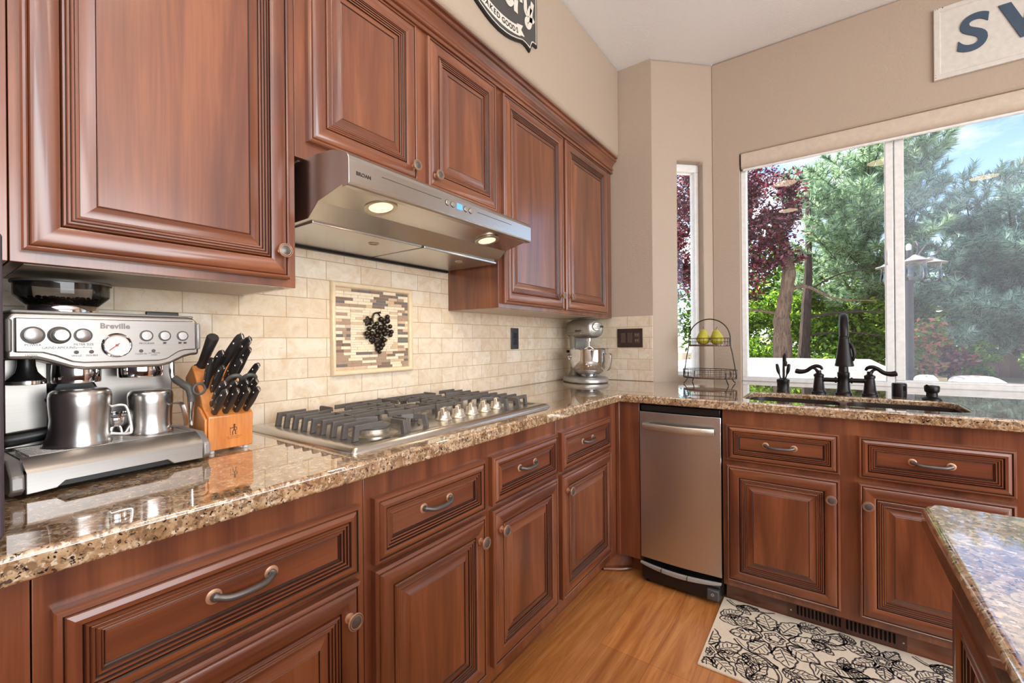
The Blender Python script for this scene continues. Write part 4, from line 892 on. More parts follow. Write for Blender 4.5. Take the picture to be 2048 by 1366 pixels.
# ============================================================ TWO TIER BASKET AND PEARS
def basket():
    cx, cy = .905, .045; t = thing('tiered_basket', 'two tier oval wire basket with wooden shelves standing by the narrow window', 'basket stand', (cx, cy, .9145), math.radians(-2)); L = dict(parent=t, local=True)
    wire = plain('dark_wire', srgb(62, 56, 52), .4, .7); wd = wood('tray_wood', 0, srgb(92, 56, 38), srgb(132, 88, 62), srgb(160, 116, 84), .5)
    el = lambda rx, ry, z, n=36: [(rx*math.cos(2*PI*i/n), ry*math.sin(2*PI*i/n), z) for i in range(n)]
    for rx, ry, z, h in ((.150, .092, .033, .052), (.116, .072, .226, .048)):
        o = MB().lathe([(rx*.97, z), (rx*.97, z+.010)], Matrix.Diagonal((1, ry/rx, 1, 1)), 40).build('shelf', wd, **L)
        w = MB(); w.tube(el(rx, ry, z+.002), .0018, 6, True); w.tube(el(rx, ry, z+h*.55), .0013, 5, True); w.tube(el(rx*1.01, ry*1.01, z+h), .0022, 6, True)
        n = 30
        for i in range(n):
            a = 2*PI*i/n; w.tube([(rx*math.cos(a), ry*math.sin(a), z), (rx*1.01*math.cos(a), ry*1.01*math.sin(a), z+h)], .0011, 5)
        w.build('wire_rim', wire, **L)
    s = MB()
    for sg in (-1, 1):
        s.tube(spline([(sg*.149, 0, .033), (sg*.143, 0, .085), (sg*.128, 0, .180), (sg*.1185, 0, .228), (sg*.117, 0, .276)], 4), .0032, 8)
    s.build('upright', wire, **L)
    MB().tube(arc((0, 0, .272), .117, 0, PI, 26), .0034, 8).build('handle', wire, **L)
    for sx in (-1, 1):
        for sy in (-1, 1):
            f = MB(); f.tube(spline([(sx*.105, sy*.066, .070), (sx*.108, sy*.069, .035), (sx*.116, sy*.080, .016), (sx*.124, sy*.092, .003)], 4), [.0028]*8+[.003]*5, 8); f.build('leg', wire, **L)
    pg = NT('pear_skin'); v = pg.coords(); n1 = pg.noise(v, 9, 3); n2 = pg.noise(v, 260, 2)
    pg.set(Base_Color=pg.mix(pg.ramp(n2, [(.60, (0, 0, 0)), (.68, (.6, .6, .6))]), pg.ramp(n1, [(.35, srgb(168, 166, 44)), (.62, srgb(204, 190, 72))]), srgb(128, 122, 40)), Roughness=.36); stm = plain('pear_stem', srgb(70, 48, 30), .6)
    for i, (dx, lean, sz) in enumerate(((-.033, .04, 1.10), (.049, -.12, 1.07))):
        p = thing('pear', ('left yellow green pear, slimmer and taller, in the upper basket', 'right yellow green pear, rounder, in the upper basket')[i], 'pear', (cx+dx, cy-.012, .9145+.2365), 0, 'pears in the upper basket')
        MB().lathe([(.001, .003), (.012, .0006), (.022, .004), (.031, .014), (.0345, .027), (.033, .040), (.027, .054), (.0205, .066), (.0165, .075), (.012, .081), (.006, .083), (.0004, .0815)], Matrix.Rotation(lean, 4, 'Y') @ Matrix.Scale(sz, 4), 28).build('fruit', pg.m, parent=p, local=True)
        MB().tube([(math.sin(lean)*.08, 0, .081*sz), (math.sin(lean)*.08+(.001 if i == 0 else .004), 0, .090*sz), (math.sin(lean)*.08+(.0 if i == 0 else .008), 0, .098*sz)], [.0016, .0014, .0019], 6).build('stem', stm, parent=p, local=True)
basket()
# ============================================================ FAUCET GROUP
def faucets():
    yb = -.205; z0 = .9142
    t = thing('bridge_faucet', 'dark bronze bridge faucet with two lever handles and pull down spray behind the sink', 'faucet', (1.546, yb, z0)); m = BRONZE
    T = lambda x: Matrix.Translation((x, yb, z0)) @ Matrix.Diagonal((1.2, 1.2, 1, 1))
    # centre body
    MB().lathe([(.029, 0), (.029, .008), (.025, .012), (.0235, .020), (.0215, .028), (.0195, .060), (.0185, .082), (.020, .086), (.020, .104), (.0165, .108), (.0150, .150), (.0150, .190)], T(1.546), 28).build('body', m, t)
    sp = spline([(1.546, yb, z0+.18), (1.546, yb, z0+.27), (1.546, yb-.006, z0+.310), (1.546, yb-.030, z0+.348), (1.546, yb-.068, z0+.366), (1.546, yb-.108, z0+.352), (1.546, yb-.134, z0+.312), (1.546, yb-.140, z0+.275)], 7)
    MB().tube(sp, .0168, 16).build('spout', m, t)
    h = MB().lathe([(.0185, .142), (.0205, .139), (.0205, .128), (.0215, .122), (.0270, .075), (.0330, .030), (.0355, .020), (.0355, .014), (.030, .012)], Matrix.Translation((1.546, yb-.140, z0+.128)), 28)
    ho = h.build('spray_head', m, t); MB().tube(spline([(1.566, yb-.150, z0+.245), (1.576, yb-.152, z0+.225), (1.581, yb-.153, z0+.195), (1.576, yb-.152, z0+.165)], 4), [.004, .005, .006, .0065, .007, .007, .007, .007, .007, .0065, .006, .005, .004], 8).build('spray_trigger', m, ho)
    for sg in (-1, 1):
        x = 1.546+sg*.096
        v = MB().lathe([(.0265, 0), (.0265, .008), (.023, .011), (.0215, .022), (.0200, .024), (.0150, .080), (.0175, .083), (.0175, .092), (.012, .096), (.0085, .100), (.0085, .112)], T(x), 26).build('valve', m, t)
        MB().tube([(1.546+sg*.014, yb, z0+.068), (1.546+sg*.084, yb, z0+.068)], .0105, 14).build('bridge_arm', m, t)
        c = MB()
        for q in (.026, .076): c.cyl((1.546+sg*q, yb, z0+.068), (1.546+sg*(q+.008), yb, z0+.068), .0140)
        c.build('coupling', m, t)
        P = spline([(x-sg*.014, yb, z0+.116), (x-sg*.008, yb, z0+.128), (x+sg*.010, yb, z0+.133), (x+sg*.030, yb, z0+.124), (x+sg*.050, yb, z0+.108), (x+sg*.075, yb, z0+.103), (x+sg*.096, yb, z0+.108)], 5); k = len(P)
        l = MB(); l.tube(P, [.005+.0042*min(1, i/8)+(.0030 if i > k*.65 else 0)*min(1, (i-k*.65)/6) for i in range(k-1)]+[.006], 12); l.tube([(x, yb, z0+.098), (x+sg*.012, yb, z0+.118), (x+sg*.026, yb, z0+.124)], [.0085, .006, .005], 10); l.build('lever_handle', m, v)
    t = thing('hot_water_tap', 'small dark bronze gooseneck tap with two levers left of the main faucet', 'faucet', (1.302, yb+.004, z0)); x = 1.302; y = yb+.004
    MB().lathe([(.029, 0), (.029, .006), (.0265, .010), (.027, .045), (.0285, .050), (.0285, .060), (.020, .064), (.008, .068)], Matrix.Translation((x, y, z0)), 26).build('body', m, t)
    MB().tube(spline([(x+.003, y, z0+.06), (x+.003, y, z0+.13), (x+.004, y-.004, z0+.172), (x+.008, y-.022, z0+.190), (x+.012, y-.044, z0+.178), (x+.014, y-.050, z0+.150)], 6), .0055, 10).build('spout', m, t)
    MB().lathe([(.0075, 0), (.0085, .012), (.0085, .022), (.0065, .026)], Matrix.Translation((x+.014, y-.050, z0+.130)), 14).build('spout_tip', m, t)
    for sg in (-1, 1): MB().tube(spline([(x+sg*.009, y, z0+.062), (x+sg*.016, y, z0+.085), (x+sg*.021, y, z0+.105), (x+sg*.025, y, z0+.130), (x+sg*.027, y, z0+.140)], 4), [.003]*5+[.0045, .006, .007, .0078, .008, .008, .0078, .0075, .007, .0065, .006, .004], 10).build('lever', m, t)
    t = thing('air_gap_cap', 'short plain dark bronze cylinder cap right of the faucet', 'air gap', (1.748, -.165, z0))
    MB().lathe([(.0270, 0), (.0270, .056), (.0245, .061), (.0004, .062)], Matrix.Translation((1.748, -.165, z0)), 28).build('cap', m, t)
    g = MB()
    for i in range(3): g.box((1.760+.004*i, -.165-.0262+.002*i, z0+.030), (1.762+.004*i, -.165-.0215+.002*i, z0+.050))
    g.build('vent_slots', BLACK, t, smooth=0)
    t = thing('soap_pump', 'low dark bronze waisted button cap at the right end behind the sink', 'soap dispenser', (1.846, -.235, z0))
    MB().lathe([(.027, 0), (.027, .005), (.022, .010), (.0165, .014), (.0155, .022), (.0155, .030), (.019, .034)], Matrix.Translation((1.846, -.235, z0)) @ Matrix.Diagonal((1.2, 1.2, 1, 1)), 26).build('flange', m, t)
    MB().lathe([(.0185, .033), (.0205, .038), (.0215, .056), (.0195, .060), (.0004, .063)], Matrix.Translation((1.846, -.235, z0)) @ Matrix.Diagonal((1.2, 1.2, 1, 1)), 26).build('head', m, t); MB().tube([(1.836, -.247, z0+.056), (1.826, -.258, z0+.061)], .006, 10).build('nozzle', m, t)
faucets()
# ============================================================ TRASH COMPACTOR
def compactor():
    t = thing('trash_compactor', 'stainless steel trash compactor with curved bar handle and black foot pedal base', 'trash compactor', (.915, -.40, 0))
    x0, x1, yf = .735, 1.100, -.690; ST = steel('compactor_steel', 0, (.60, .62, .63), .32, .05)
    MB().box((x0+.003, -.665, .03), (x1-.002, -.10, .868)).build('cabinet', BLACK, t)
    MB().box((x0+.004, yf+.004, .836), (x1-.004, -.660, .866)).build('control_strip', BLACK, t, bevel=.003)
    mb = MB(); n = 12; f = [(x0+(x1-x0)*i/n, yf-.010*math.sin(PI*i/n)) for i in range(n+1)]
    mb.prism(f+[(x1, -.666), (x0, -.666)], .122, .833); mb.build('door', ST, t, bevel=.002)
    h = MB(); rr = []; n = 18
    for i in range(n+1):
        u = i/n; x = x0+.022+(x1-x0-.044)*u; yc = yf-.016-.028*math.sin(PI*u)**.7-.006; z = .768
        rr.append([(x, yc-.007, z+.0165), (x, yc-.010, z+.012), (x, yc-.010, z-.012), (x, yc-.006, z-.0165), (x, yc+.008, z-.0155), (x, yc+.008, z+.0155)])
    h.grid(rr)
    for x in (x0+.022, x1-.040): h.box((x, yf-.024, .757), (x+.018, yf-.002, .779))
    h.build('bar_handle', NICKEL, t, bevel=.0012, smooth=50)
    mb = MB(); g = [(x0+.004, -.690), (x0+.06, -.705), (x1-.06, -.712), (x1-.006, -.704), (x1-.004, -.60), (x0+.004, -.60)]; mb.prism(g, .022, .090); mb.build('base', BLACK, t, bevel=.004)
    p = MB(); rr = []
    for i in range(13):
        u = i/12; x = x0+.002+(x1-x0-.004)*u; y = yf-.004-.026*math.sin(PI*u); w = .006+.013*math.sin(PI*u)**.6; rr.append([(x, y, .100+.004), (x, y-.010, .100), (x, y-.011, .100-w*.8), (x, y+.01, .100-w)])
    p.grid(rr); po = p.build('foot_pedal', plain('pedal_grey', srgb(150, 142, 136), .4), t, bevel=.0008)
    for u in (.30, .62): MB().box((x0+(x1-x0)*u-.0008, yf-.042, .086), (x0+(x1-x0)*u+.0008, yf-.018, .1045)).build('pedal_seam', BLACK, po, smooth=0)
    k = MB().box((x1-.058, -.724, .028), (x1-.008, -.700, .075)).build('lock_switch', plain('switch_grey', srgb(74, 74, 78), .4), t, bevel=.005)
    s = MB(); c = Vector((x1-.033, -.7246, .055)); s.tube([c+Vector((.0055*math.sin(a), 0, .0055*math.cos(a))) for a in [.6+i*.32 for i in range(16)]], .0006, 5); s.tube([c+Vector((0, 0, .001)), c+Vector((0, 0, .0065))], .0006, 5); s.build('power_symbol', WHITE, k, smooth=0)
    for x in (x0+.03, x1-.03): MB().cyl((x, -.66, 0), (x, -.66, .03), .014).build('foot', BLACK, t)
compactor()
# ============================================================ FLOOR VENT GRILLE
def vent():
    t = thing('toe_kick_vent', 'bronze slotted heating vent grille in the toe kick below the sink cabinet', 'vent', (1.53, -.62, .012)); m = plain('vent_bronze', srgb(96, 66, 54), .35, .4)
    x0, x1, z0, z1, y = 1.343, 1.718, .012, .080, -.6225
    MB().box((x0+.02, y+.0035, z0+.01), (x1-.02, y+.0052, z1-.01)).build('backing', plain('vent_void', srgb(16, 12, 10), .8), t, smooth=0)
    mb = MB(); xs = [x0, x0+.028]; holes = []
    for g in (0, 1):
        for i in range(12): holes.append((x0+.030+g*.164+i*.0128, x0+.030+g*.164+i*.0128+.0072))
    hl = [[(px, py) for px, py in rrect(a, z0+.014, b, z1-.014, .003, 2)] for a, b in holes]
    M = basis((0, y+.004, 0), (1, 0, 0), (0, 0, 1), (0, -1, 0)); tmp = MB(); plate(tmp, [(x0, z0), (x1, z0), (x1, z1), (x0, z1)], hl, 0, .005); tmp.bm.transform(M); tmp.build('grille', m, t, bevel=.0006, seg=1)
    for x in (x0+.010, x1-.010): MB().cyl((x, y-.0008, .04), (x, y-.003, .04), .003).build('screw', NICKEL, t)
vent()
# ============================================================ RUG
def rug():
    x0, x1, y0, y1 = 1.094, 2.30, -1.125, -.620; t = thing('floral_rug', 'cream runner rug with charcoal floral line pattern in front of the sink cabinet', 'rug', (1.7, -.87, 0))
    cr = NT('rug_cream'); v = cr.coords(); cr.set(Base_Color=cr.ramp(cr.noise(v, 300, 2), [(.3, srgb(222, 208, 184)), (.7, srgb(240, 228, 208))]), Roughness=.95, Specular_IOR_Level=.1); cr.bump(cr.noise(v, 700, 2), .4, .001)
    dk = NT('rug_charcoal'); v = dk.coords(); dk.set(Base_Color=dk.ramp(dk.noise(v, 400, 2), [(.3, srgb(66, 60, 62)), (.7, srgb(98, 90, 90))]), Roughness=.95, Specular_IOR_Level=.1)
    mb = MB(); mb.box((x0, y0, .0006), (x1, y1, .0080)); mb.build('pile', cr.m, t, bevel=.002)
    g = MB(); rr = random.Random(11); Z = .0081; mg = .010
    def line(pts, w):
        P = [Vector((p[0], p[1], 0)) for p in pts]
        P = [p for p in P if x0+mg < p.x < x1-mg and y0+mg < p.y < y1-mg]
        if len(P) < 2: return
        vs_ = []; m = len(P)
        for i, p in enumerate(P):
            d = (P[min(i+1, m-1)]-P[max(i-1, 0)]);
            if d.length < 1e-6: d = Vector((1, 0, 0))
            d.normalize(); s = Vector((-d.y, d.x, 0)); ww = w*(.75+.5*rr.random())/2
            vs_ += [(p.x+s.x*ww, p.y+s.y*ww, Z), (p.x-s.x*ww, p.y-s.y*ww, Z)]
        # break where the source polyline jumped out of the rug
        g.add(vs_, [(2*i, 2*i+1, 2*i+3, 2*i+2) for i in range(m-1) if (P[i+1]-P[i]).length < .05])
    def petal(c, ang, L_, wd, veins=6, w=.0062, u0=.0, inner=True):
        d = Vector((math.cos(ang), math.sin(ang), 0)); s = Vector((-d.y, d.x, 0)); c = Vector((*c, 0)); n = 22; c = c+d*u0
        prof = lambda u: wd*(math.sin(PI*u**.85)**.8)*(1+.10*math.sin(u*23))
        for sg in (-1, 1): line([c+d*L_*u+s*sg*prof(u) for u in [i/n for i in range(n+1)]], w)
        line([c+d*L_*u for u in [.08+.78*i/10 for i in range(11)]], w*.7)
        for i in range(veins):
            u = .14+.66*i/veins
            for sg in (-1, 1): line([c+d*L_*(u+.10*k/4)+s*sg*prof(u+.1*k/4)*(.15+.62*k/4) for k in range(5)], w*.6)
    def flower(c, R, n, a0):
        for i in range(n): petal(c, a0+2*PI*i/n+rr.uniform(-.1, .1), R*.74*rr.uniform(.85, 1.2), R*.235, 4, .0066, R*.30)
        for i in range(n): a = a0+PI/n+2*PI*i/n; line([(c[0]+R*q*math.cos(a+t_), c[1]+R*q*math.sin(a+t_)) for q, t_ in ((.30, -.22), (.46, -.12), (.54, 0), (.46, .12), (.30, .22))], .0058)
        for r in (.12, .20, .28): line([(c[0]+R*r*math.cos(a)*(1+.12*math.sin(7*a)), c[1]+R*r*math.sin(a)*(1+.12*math.sin(5*a))) for a in [2*PI*i/30 for i in range(31)]], .0050)
        for i in range(12): a = 2*PI*i/12; line([(c[0]+R*.13*math.cos(a), c[1]+R*.13*math.sin(a)), (c[0]+R*.19*math.cos(a), c[1]+R*.19*math.sin(a))], .0045)
    def vine(pts, w=.0070):
        P = [(p.x, p.y) for p in spline([(*p, 0) for p in pts], 10)]; line(P, w); line([(x+.009, y+.007) for x, y in P], w*.6)
    def leafy(x, y, a, n=3, s=.085):
        for i in range(n): petal((x, y), a+(i-(n-1)/2)*.75, s*(1.25 if i == n//2 else 1), s*.26, 5, .0056)
    for k in (0, 1):
        o = x0+.62*k
        flower((o+.215, -.815), .165, 8, .35); flower((o+.01, -1.035), .135, 9, .1); flower((o+.485, -1.03), .15, 8, .8); flower((o+.545, -.735), .10, 7, .2)
        petal((o+.015, -.800), .35, .13, .034, 7); petal((o+.015, -.770), .75, .10, .028, 5); petal((o+.335, -.885), -.75, .17, .040, 8); petal((o+.375, -.86), -.15, .15, .036, 7)
        leafy(o+.16, -1.105, 1.2, 3, .10); leafy(o+.30, -1.095, .9, 3, .085); leafy(o+.335, -.745, .1, 3, .085); leafy(o+.13, -.975, -.5, 2, .09); leafy(o+.43, -.865, .8, 3, .075); leafy(o+.06, -.665, -.2, 2, .07); leafy(o+.285, -.680, .35, 2, .075); leafy(o+.255, -.985, -.2, 2, .085); leafy(o+.36, -1.00, .35, 2, .07); leafy(o+.47, -.675, 2.8, 2, .065)
        vine([(o+.015, -.640), (o+.055, -.670), (o+.095, -.640), (o+.145, -.660), (o+.20, -.635)]); vine([(o+.345, -.640), (o+.375, -.675), (o+.415, -.645), (o+.435, -.695), (o+.40, -.735), (o+.36, -.72)]); vine([(o+.085, -.905), (o+.125, -.945), (o+.195, -.965), (o+.245, -1.03), (o+.24, -1.10)]); vine([(o+.40, -.92), (o+.45, -.90), (o+.51, -.86), (o+.57, -.86)])
        for i in range(40):
            cx, cy = o+rr.uniform(.01, .6), rr.uniform(y0+.02, y1-.02); r_ = rr.uniform(.004, .009); line([(cx+r_*math.cos(a), cy+r_*math.sin(a)*.7) for a in [2*PI*i/9 for i in range(10)]], .0055)
    g.build('woven_pattern', dk.m, t, smooth=0)
rug()
# ============================================================ WALL SIGNS
def signs():
    dkm = plain('chalk_black_paint', srgb(74, 74, 72), .45); wh = plain('sign_white', srgb(226, 220, 208), .5); ed = plain('sign_edge_black', srgb(34, 32, 34), .35, .3)
    t = thing('bakery_sign', 'dark enamel bakery sign with white script and ribbon on the wall above the cabinets', 'wall sign', (.370, -1.328, 2.50))
    yc = -1.328
    def out(o=0):  # half outline, right side, from bottom centre upward; o = inward offset
        lo = [(0, 2.492), (.05, 2.496), (.085, 2.503), (.13, 2.5165), (.170, 2.532), (.190, 2.5335), (.206, 2.5325)]
        r = [(a, b+o) for a, b in lo]+[(.236-o*.15, 2.5225+o*1.5), (.249-o*.6, 2.552+o*.9), (.258-o*.7, 2.565+o*.9), (.272-o*.8, 2.5725+o*.8), (.298-o, 2.573+o*.9)]
        return r+[(a, 5.44-b) for a, b in r[::-1]]
    def full(o): r = out(o); return [(yc+a, b) for a, b in r]+[(yc-a, b) for a, b in r[-2:0:-1]]
    M = basis((.364, 0, 0), (0, 1, 0), (0, 0, 1), (.75, 0, 0))
    def fan(mb, poly, z):
        n = len(poly); c = (sum(p[0] for p in poly)/n, sum(p[1] for p in poly)/n); mb.add([(*c, z)]+[(*p, z) for p in poly], [(0, 1+i, 1+(i+1) % n) for i in range(n)], M)
    mb = MB(); A, B_, Cc = full(0), full(.004), full(.008)
    mb.grid([[(*p, 0) for p in A], [(*p, .012) for p in A], [(*p, .016) for p in B_], [(*p, .016) for p in Cc]], True, False, M); mb.build('raised_edge', ed, t, smooth=30)
    mb = MB(); fan(mb, full(.0078), .0152); mb.build('face', dkm, t, smooth=0)
    mb = MB(); mb.grid([[(*p, .0155) for p in full(.0105)], [(*p, .0168) for p in full(.0115)], [(*p, .0168) for p in full(.0140)], [(*p, .0155) for p in full(.0150)]], True, False, M); mb.build('pinstripe', wh, t, smooth=0)
    rb = MB(); n = 24; lo = []; hi = []
    for i in range(n+1):
        u = -.150+.302*i/n; zz = 2.522+1.15*u*u; lo.append((yc+u, zz)); hi.append((yc+u-.004, zz+.043))
    rb.grid([[(*p, .0158) for p in lo], [(*p, .0185) for p in lo], [(*p, .0185) for p in hi], [(*p, .0158) for p in hi]], False, False, M)
    for s in (-1, 1): rb.add([(yc+s*q[0], q[1], .0168) for q in ((.125, 2.592), (.174, 2.608), (.160, 2.582), (.188, 2.564), (.148, 2.553))], [(0, 1, 2, 3, 4)], M)
    rb.build('ribbon', wh, t, smooth=0)
    lt = MB()
    for ch, u in zip('BAKEDGOODS', (-.110, -.085, -.060, -.036, -.012, .024, .050, .076, .101, .126)):
        text_mesh(lt, ch, M @ Matrix.Translation((yc+u, 2.5435+1.0*u*u, .0189)) @ Matrix.Rotation(math.atan(2.2*u), 4, 'Z'), .0315, .0006, bold=.0009)
    lt.build('ribbon_lettering', ed, t, smooth=0)
    sc2 = MB()
    def stroke(pts, w):
        P = spline([(yc+p[0], p[1], .0172) for p in pts], 6); m = len(P); vs_ = []; fs = []
        for i, p in enumerate(P):
            d = (P[min(i+1, m-1)]-P[max(i-1, 0)]).normalized(); q = Vector((-d.y, d.x, 0)); a, b = p+q*w, p-q*w; vs_ += [a, b, a+Vector((0, 0, .003)), b+Vector((0, 0, .003))]
        for i in range(m-1):
            k = 4*i; fs += [(k+2, k+3, k+7, k+6), (k, k+2, k+6, k+4), (k+1, k+5, k+7, k+3)]
        sc2.add(vs_, fs+[(0, 1, 3, 2), (4*m-4, 4*m-2, 4*m-1, 4*m-3)], M)
    stroke([(.030, 2.690), (.062, 2.715), (.068, 2.740), (.050, 2.750), (.034, 2.715), (.038, 2.665), (.055, 2.644), (.074, 2.646), (.096, 2.672)], .0115)
    stroke([(.112, 2.745), (.120, 2.705), (.116, 2.665), (.117, 2.634)], .0140); stroke([(.120, 2.695), (.132, 2.722), (.150, 2.728), (.160, 2.704)], .0105)
    stroke([(.186, 2.760), (.192, 2.720), (.193, 2.692), (.203, 2.680), (.218, 2.690), (.236, 2.725)], .0125); stroke([(.252, 2.757), (.240, 2.705), (.237, 2.665), (.226, 2.636), (.209, 2.625), (.198, 2.636), (.204, 2.654), (.226, 2.666), (.248, 2.671), (.260, 2.686)], .0115)
    sc2.build('script_lettering', wh, t, smooth=0)
    # white sign over the window
    t = thing('letter_sign', 'white embossed metal sign with blue capital letters above the sink window', 'wall sign', (2.4, .29, 2.49)); wm_ = plain('white_enamel', srgb(214, 210, 202), .4); bl = plain('slate_blue_enamel', srgb(62, 82, 102), .38); rs = plain('chip_rust', srgb(58, 50, 46), .6)
    x0, x1, z0, z1 = 1.938, 2.46, 2.494, 2.858; Ms = basis((0, .3035, 0), (1, 0, 0), (0, 0, 1), (0, -1, 0)); mb = MB()
    R = lambda i, h: [(x0+i, z0+i, h), (x1-i, z0+i, h), (x1-i, z1-i, h), (x0+i, z1-i, h)]
    mb.grid([R(0, 0), R(0, .012), R(.002, .014), R(.022, .015), R(.026, .011), R(.030, .0105)], True, False, Ms); mb.add(R(.030, .0105), [(0, 1, 2, 3)], Ms); mb.build('panel', wm_, t, smooth=30)
    lm = MB(); text_mesh(lm, 'S', Ms @ Matrix.Translation((2.072, 2.676, .0125)), .245, .006, bold=.005, shear=.10); text_mesh(lm, 'W', Ms @ Matrix.Translation((2.300, 2.676, .0125)), .235, .006, bold=.009); lm.build('lettering', bl, t, bevel=.0015)
    for x, z, r in ((1.945, 2.852, .002), (1.953, 2.8535, .0022), (1.972, 2.854, .0028), (1.943, 2.520, .002), (1.944, 2.506, .0022)): MB().lathe([(r, 0), (r*.6, .0004)], Ms @ Matrix.Translation((x, z, .0141)), 7).build('paint_chip', rs, t, smooth=0)
signs()
# ============================================================ GARDEN OUTSIDE THE WINDOW
def raw(name, V, F, mats, parent=None, mi=None):
    me = bpy.data.meshes.new(name); me.from_pydata(V, [], F)
    for m in (mats if isinstance(mats, (list, tuple)) else [mats]): me.materials.append(m)
    if mi: me.polygons.foreach_set('material_index', mi)
    o = bpy.data.objects.new(name, me); C.objects.link(o)
    if parent: o.parent = parent; o.matrix_local = wm(parent).inverted()
    WORLD[o.name] = Matrix.Identity(4); return o
def leafmat(name, col, tr=.45, rough=.32):
    t = NT(name); nt = t.nt; tl = t.n('ShaderNodeBsdfTranslucent'); mx = t.n('ShaderNodeMixShader', i_0=tr)
    t.set(Base_Color=col, Roughness=rough, Specular_IOR_Level=.4); tl.inputs[0].default_value = tuple(min(1, c*1.5) for c in col[:3])+(1,)
    t.l(t.b.outputs[0], mx.inputs[1]); t.l(tl.outputs[0], mx.inputs[2]); t.l(mx.outputs[0], t.out.inputs[0]); return t.m
def bark(name, a, b):
    t = NT(name); n = t.noise(t.coords((14, 14, 2.2)), 2.5, 6, .65, .6); t.set(Base_Color=t.ramp(n, [(.3, a), (.68, b)]), Roughness=.9); t.bump(n, .8, .03); return t.m
BARK = bark('furrowed_bark', srgb(74, 56, 44), srgb(156, 128, 106)); BARKD = bark('dark_bark', srgb(44, 36, 34), srgb(92, 76, 68))
PLUM = [leafmat('plum_leaf_dark', srgb(64, 26, 40), .3), leafmat('plum_leaf_red', srgb(142, 52, 60), .5), leafmat('plum_leaf_pale', srgb(170, 120, 130), .35, .25)]
GREEN = [leafmat('leaf_green', srgb(104, 140, 48), .5), leafmat('leaf_lime', srgb(164, 192, 72), .6), leafmat('leaf_deep', srgb(58, 92, 40), .35)]
PINE = [leafmat('pine_silver', srgb(198, 216, 184), .4), leafmat('pine_green', srgb(136, 166, 122), .4), leafmat('pine_blue', srgb(78, 116, 108), .35)]
PINEB = [leafmat('pine_pale_blue', srgb(196, 218, 200), .4), leafmat('pine_mid_blue', srgb(130, 164, 144), .4), leafmat('pine_deep_blue', srgb(70, 110, 112), .35)]
ROSE = [leafmat('bush_green', srgb(122, 142, 72), .5), leafmat('bush_coral', srgb(214, 140, 116), .5), leafmat('bush_olive', srgb(84, 104, 58), .4)]
def leaves(name, blobs, count, size, mats, w, parent, seed, shell=.45):
    r = random.Random(seed); V = []; F = []; MI = []
    tot = sum(b[1][0]*b[1][1]*b[1][2] for b in blobs)
    for c, rad in blobs:
        sub = [(Vector((r.gauss(0, 1), r.gauss(0, 1), r.gauss(0, 1))).normalized()*r.uniform(shell, 1.0), r.uniform(.16, .34)) for _ in range(26)]
        for _ in range(int(count*rad[0]*rad[1]*rad[2]/tot)):
            d, k = r.choice(sub); q = d+Vector((r.gauss(0, 1), r.gauss(0, 1), r.gauss(0, 1)))*k*.55
            p = Vector((c[0]+q.x*rad[0], c[1]+q.y*rad[1], c[2]+q.z*rad[2]))
            a = Vector((r.gauss(0, 1), r.gauss(0, 1), r.gauss(0, .7))).normalized(); b = a.cross(Vector((r.gauss(0, 1), r.gauss(0, 1), r.gauss(0, 1)))).normalized(); s = size*r.uniform(.6, 1.3); n = a.cross(b)*s*.18
            i = len(V); V += [p-a*s, p-b*s*.45+n, p+a*s, p+b*s*.45+n]; F += [(i, i+1, i+2), (i, i+2, i+3)]; m = r.choices(range(3), w)[0]; MI += [m, m]
    return raw(name, V, F, mats, parent, MI)
def limbs(name, paths, mat, parent, n=9):
    mb = MB()
    for pts, r0, r1 in paths:
        P = spline(pts, 6); m = len(P)-1; mb.tube([p+Vector((random.uniform(-1, 1), random.uniform(-1, 1), 0))*r0*.06 for p in P], [(r0+(r1-r0)*i/m)*random.uniform(.93, 1.08) for i in range(m+1)], n)
    return mb.build(name, mat, parent)
def needles(V, F, MI, pts, r, ln, dens, w=.0080, wt=(40, 40, 20), twig=None):
    P = [Vector(p) for p in pts]
    for i in range(len(P)-1):
        d = (P[i+1]-P[i]); L = d.length; d.normalize(); o = d.orthogonal().normalized(); k = max(1, int(L*dens))
        for _ in range(k):
            p = P[i]+d*L*r.random(); a = r.uniform(0, 2*PI); rad = (o*math.cos(a)+d.cross(o)*math.sin(a)); e = (d*r.uniform(.45, 1.0)+rad*r.uniform(.5, 1.0)).normalized()*ln*r.uniform(.7, 1.2); s = e.cross(Vector((r.gauss(0, 1), r.gauss(0, 1), r.gauss(0, 1)))).normalized()*w
            j = len(V); V += [p+s, p-s, p+e]; F.append((j, j+1, j+2)); MI.append(r.choices(range(3), wt)[0])
